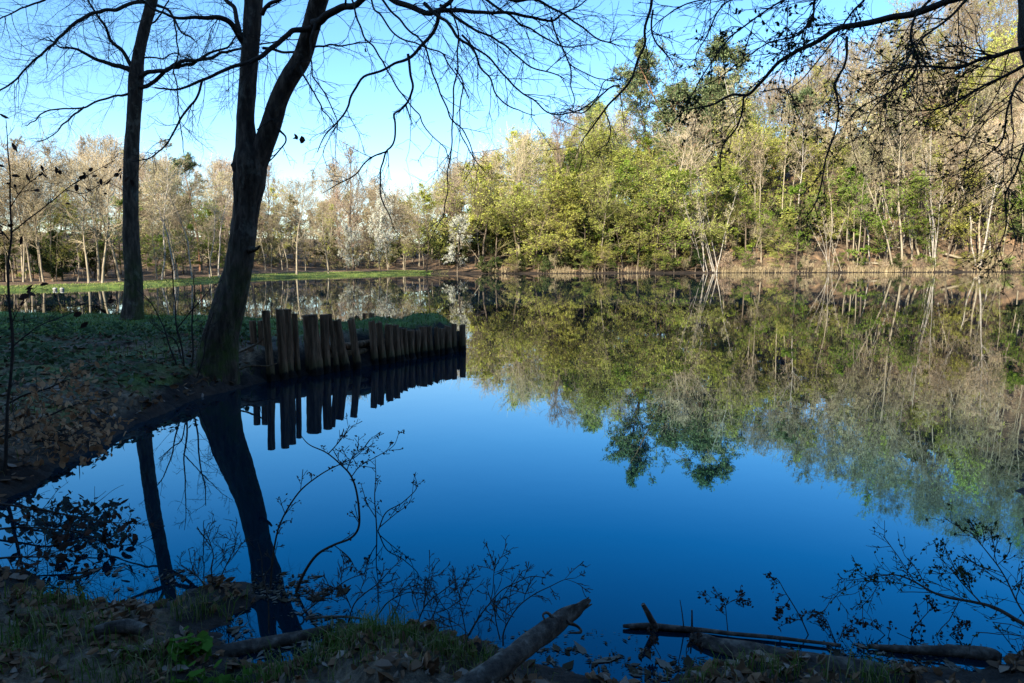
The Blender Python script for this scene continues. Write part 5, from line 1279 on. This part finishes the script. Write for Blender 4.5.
for a in ((25, 625, .25, .12, 420, .11), (60, 640, .2, .1, 260, .10), (8, 640, .2, .15, 260, .10), (45, 597, .14, .06, 180, .13), (75, 593, .08, .05, 90, .12), (138, 655, .10, .08, 220, .12), (205, 590, .10, .05, 160, .14), (185, 596, .08, .05, 90, .11),
          (350, 632, .12, .07, 420, .14), (385, 640, .15, .08, 420, .12), (430, 645, .16, .07, 420, .11), (470, 655, .12, .06, 300, .11), (350, 660, .2, .1, 200, .09), (255, 668, .1, .05, 220, .11), (310, 650, .1, .05, 160, .11),
          (690, 672, .1, .05, 70, .12), (790, 668, .2, .06, 160, .11), (880, 662, .06, .04, 130, .16), (760, 668, .1, .05, 120, .10), (175, 675, .25, .05, 260, .10), (60, 675, .4, .05, 220, .08), (420, 680, .3, .06, 200, .08)):
    tuft(*a)
p1 = scatter(2600, (-6.5, -3.4, 9.6, 13.5), 0.1); blades(gb, p1[rng.uniform(size=len(p1)) < 0.35], 0.12, 0.012)
p1 = scatter(16000, (-13, -0.9, 12.6, 19.5), 0.02); blades(gb, p1, 0.085, 0.014, 0.9)
p1 = scatter(1800, (-8.5, -4.2, 4.6, 9), 0.1, 1.2); blades(gb, p1[rng.uniform(size=len(p1)) < 0.2], 0.14, 0.01)
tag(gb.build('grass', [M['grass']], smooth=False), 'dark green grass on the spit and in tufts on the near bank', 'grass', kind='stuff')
fg = MB()
x = rng.uniform(-62, -10, 60000); y = rng.uniform(40, 112, 60000); d = sdf(x, y); k = (d > 0.0) & (d < 4.5) & (y > 40)
blades(fg, np.stack([x[k], y[k], land(x[k], y[k])], 1), 0.11, 0.045, 0.9)
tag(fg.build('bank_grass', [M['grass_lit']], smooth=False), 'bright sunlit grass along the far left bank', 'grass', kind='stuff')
rd = MB()
for px, sp_, n in ((732, 12, 420), (758, 10, 200), (780, 14, 140), (820, 10, 120), (858, 16, 220), (890, 10, 420), (925, 14, 160), (990, 16, 120), (560, 16, 220), (590, 10, 60), (640, 20, 60), (500, 14, 60)):
    q = rng.normal(px, sp_ * .5, n); xy = np.array([at(v_, abs(rng.normal(.5, .6)) + .1) for v_ in q])
    blades(rd, np.column_stack([xy, land(xy[:, 0], xy[:, 1])]), 1.25, 0.05, 1.0)
q = rng.uniform(705, 1030, 5200); bk = np.abs(rng.normal(0, 5.0, len(q))) + .2
xy = np.array([at(a_, b_) for a_, b_ in zip(q, bk)]); kk = wob(xy[:, 0], xy[:, 1], 0.1, 0.4) + rng.normal(0, .4, len(q)) > 0.15; xy = xy[kk]
blades(rd, np.column_stack([xy, land(xy[:, 0], xy[:, 1])]), 0.6, 0.05, 1.1)
tag(rd.build('dry_grass', [M['reed']], smooth=False), 'straw coloured dry grass along the far water edge', 'dry grass', kind='stuff')
iv = MB()
p1 = scatter(9000, (-12.5, -4.6, 7.2, 14.5), 0.25)
f_ = wob(p1[:, 0], p1[:, 1], 0.3, 1.4); p1 = p1[f_ + rng.normal(0, .5, len(p1)) > 0.1]
leaf_cards(iv, rng, p1 + np.stack([np.zeros(len(p1)), np.zeros(len(p1)), rng.uniform(0.02, .16, len(p1))], 1), 0.075, 0, 0.5, 0.8)
tag(iv.build('ivy', [M['ivy']], smooth=False), 'dull green ivy creeping over the left bank', 'ivy', kind='stuff')
# scraps floating in the inlet and at the water's edge
db = MB()
def floaters(px0, px1, py0, py1, n, size):
    q = [G(rng.uniform(px0, px1), rng.uniform(py0, py1), 0.0) for _ in range(n)]
    q = np.array([w for w in q]); k = (sdf(q[:, 0], q[:, 1]) < 0.12) & (wob(q[:, 0], q[:, 1], 1.0, 6.0) + rng.normal(0, .4, n) > 0); q = q[k]
    a = rng.normal(size=(len(q), 3)); a[:, 2] *= 0.06; a = unit(a); b = np.cross(a, [0, 0, 1.0])
    s = size * 0.5 * np.exp(rng.normal(0, .7, len(q)))[:, None]
    db.cards(q + [0, 0, 0.005], a * s, b * s * rng.uniform(.2, .5, len(q))[:, None], 0)
floaters(215, 345, 585, 660, 1300, 0.022); floaters(470, 730, 648, 683, 1900, 0.020); floaters(690, 1024, 645, 683, 1500, 0.020); floaters(60, 210, 570, 605, 700, 0.02); floaters(250, 320, 572, 600, 400, 0.016); floaters(480, 640, 630, 650, 160, 0.012)
tag(db.build('floating_debris', [M['debris']], smooth=False), 'scraps of bark and leaf floating at the near water edge', 'debris', kind='stuff')
hb = MB()
# herbs with broad leaves
def herb(px, py, seed, label):
    r_ = np.random.default_rng(seed); c = G(px, py, 0.12); c = gz(c)
    t = thing('green_herb', label, 'plant', c, group='green herbs on the near bank')
    p0 = np.zeros((4, 3)); dr = r_.normal(size=(4, 3)) * .5 + np.array([0, 0, 1.0])
    a_, b_ = grow(r_, p0, dr, r_.uniform(.08, .16, 4), .003, .0015, 5, .1, 0)
    m1 = MB(); m1.tubes(a_, b_, 5); m1.build('stem', M['leaf_bright'], t)
    m2 = MB(); pp = a_[:, 2:].reshape(-1, 3); pp = np.repeat(pp, 2, 0) + r_.normal(size=(len(pp) * 2, 3)) * .02
    leaf_cards(m2, r_, pp, .05, 0, .5, .75, .15); m2.build('leaves', M['leaf_bright'], t)
herb(203, 652, 1, 'bright green herb on the near bank, rightmost and tallest of three'); herb(182, 660, 2, 'bright green herb on the near bank, middle one of three'); herb(210, 676, 3, 'bright green herb on the near bank, lowest in the picture of three')
for k, (px, py) in enumerate(((55, 289.5), (62, 289.6))):
    c = G(px, py, 0.05); mb = MB(); big_tube(mb, [(0, 0, -.05, .10), (0, 0, .03, .14), (0, 0, .09, .12), (0, 0, .13, .04)], 8, 9, .12, k + 1.0)
    o = mb.build('stone', M['stone']); o.location = c; tag(o, ('pale stone at the foot of the far left grass bank, left one of two', 'pale stone at the foot of the far left grass bank, right one of two')[k], 'stone')
# dead leaves still hanging in the forked tree
for k, (px, py, lab) in enumerate(((295, 137, 'dead leaf hanging in the sky right of the fork, left one of two'), (303, 140, 'dead leaf hanging in the sky right of the fork, right one of two'), (366, 50, 'single round dead leaf hanging under the top boughs'))):
    mb = MB(); leaf_cards(mb, np.random.default_rng(k + 4), np.zeros((2, 3)), .085, 0, 1.0, .7, .3); o = mb.build('dead_leaf', M['leaf_dark'], smooth=False); o.location = P(px, py, 9.0); tag(o, lab, 'leaf')
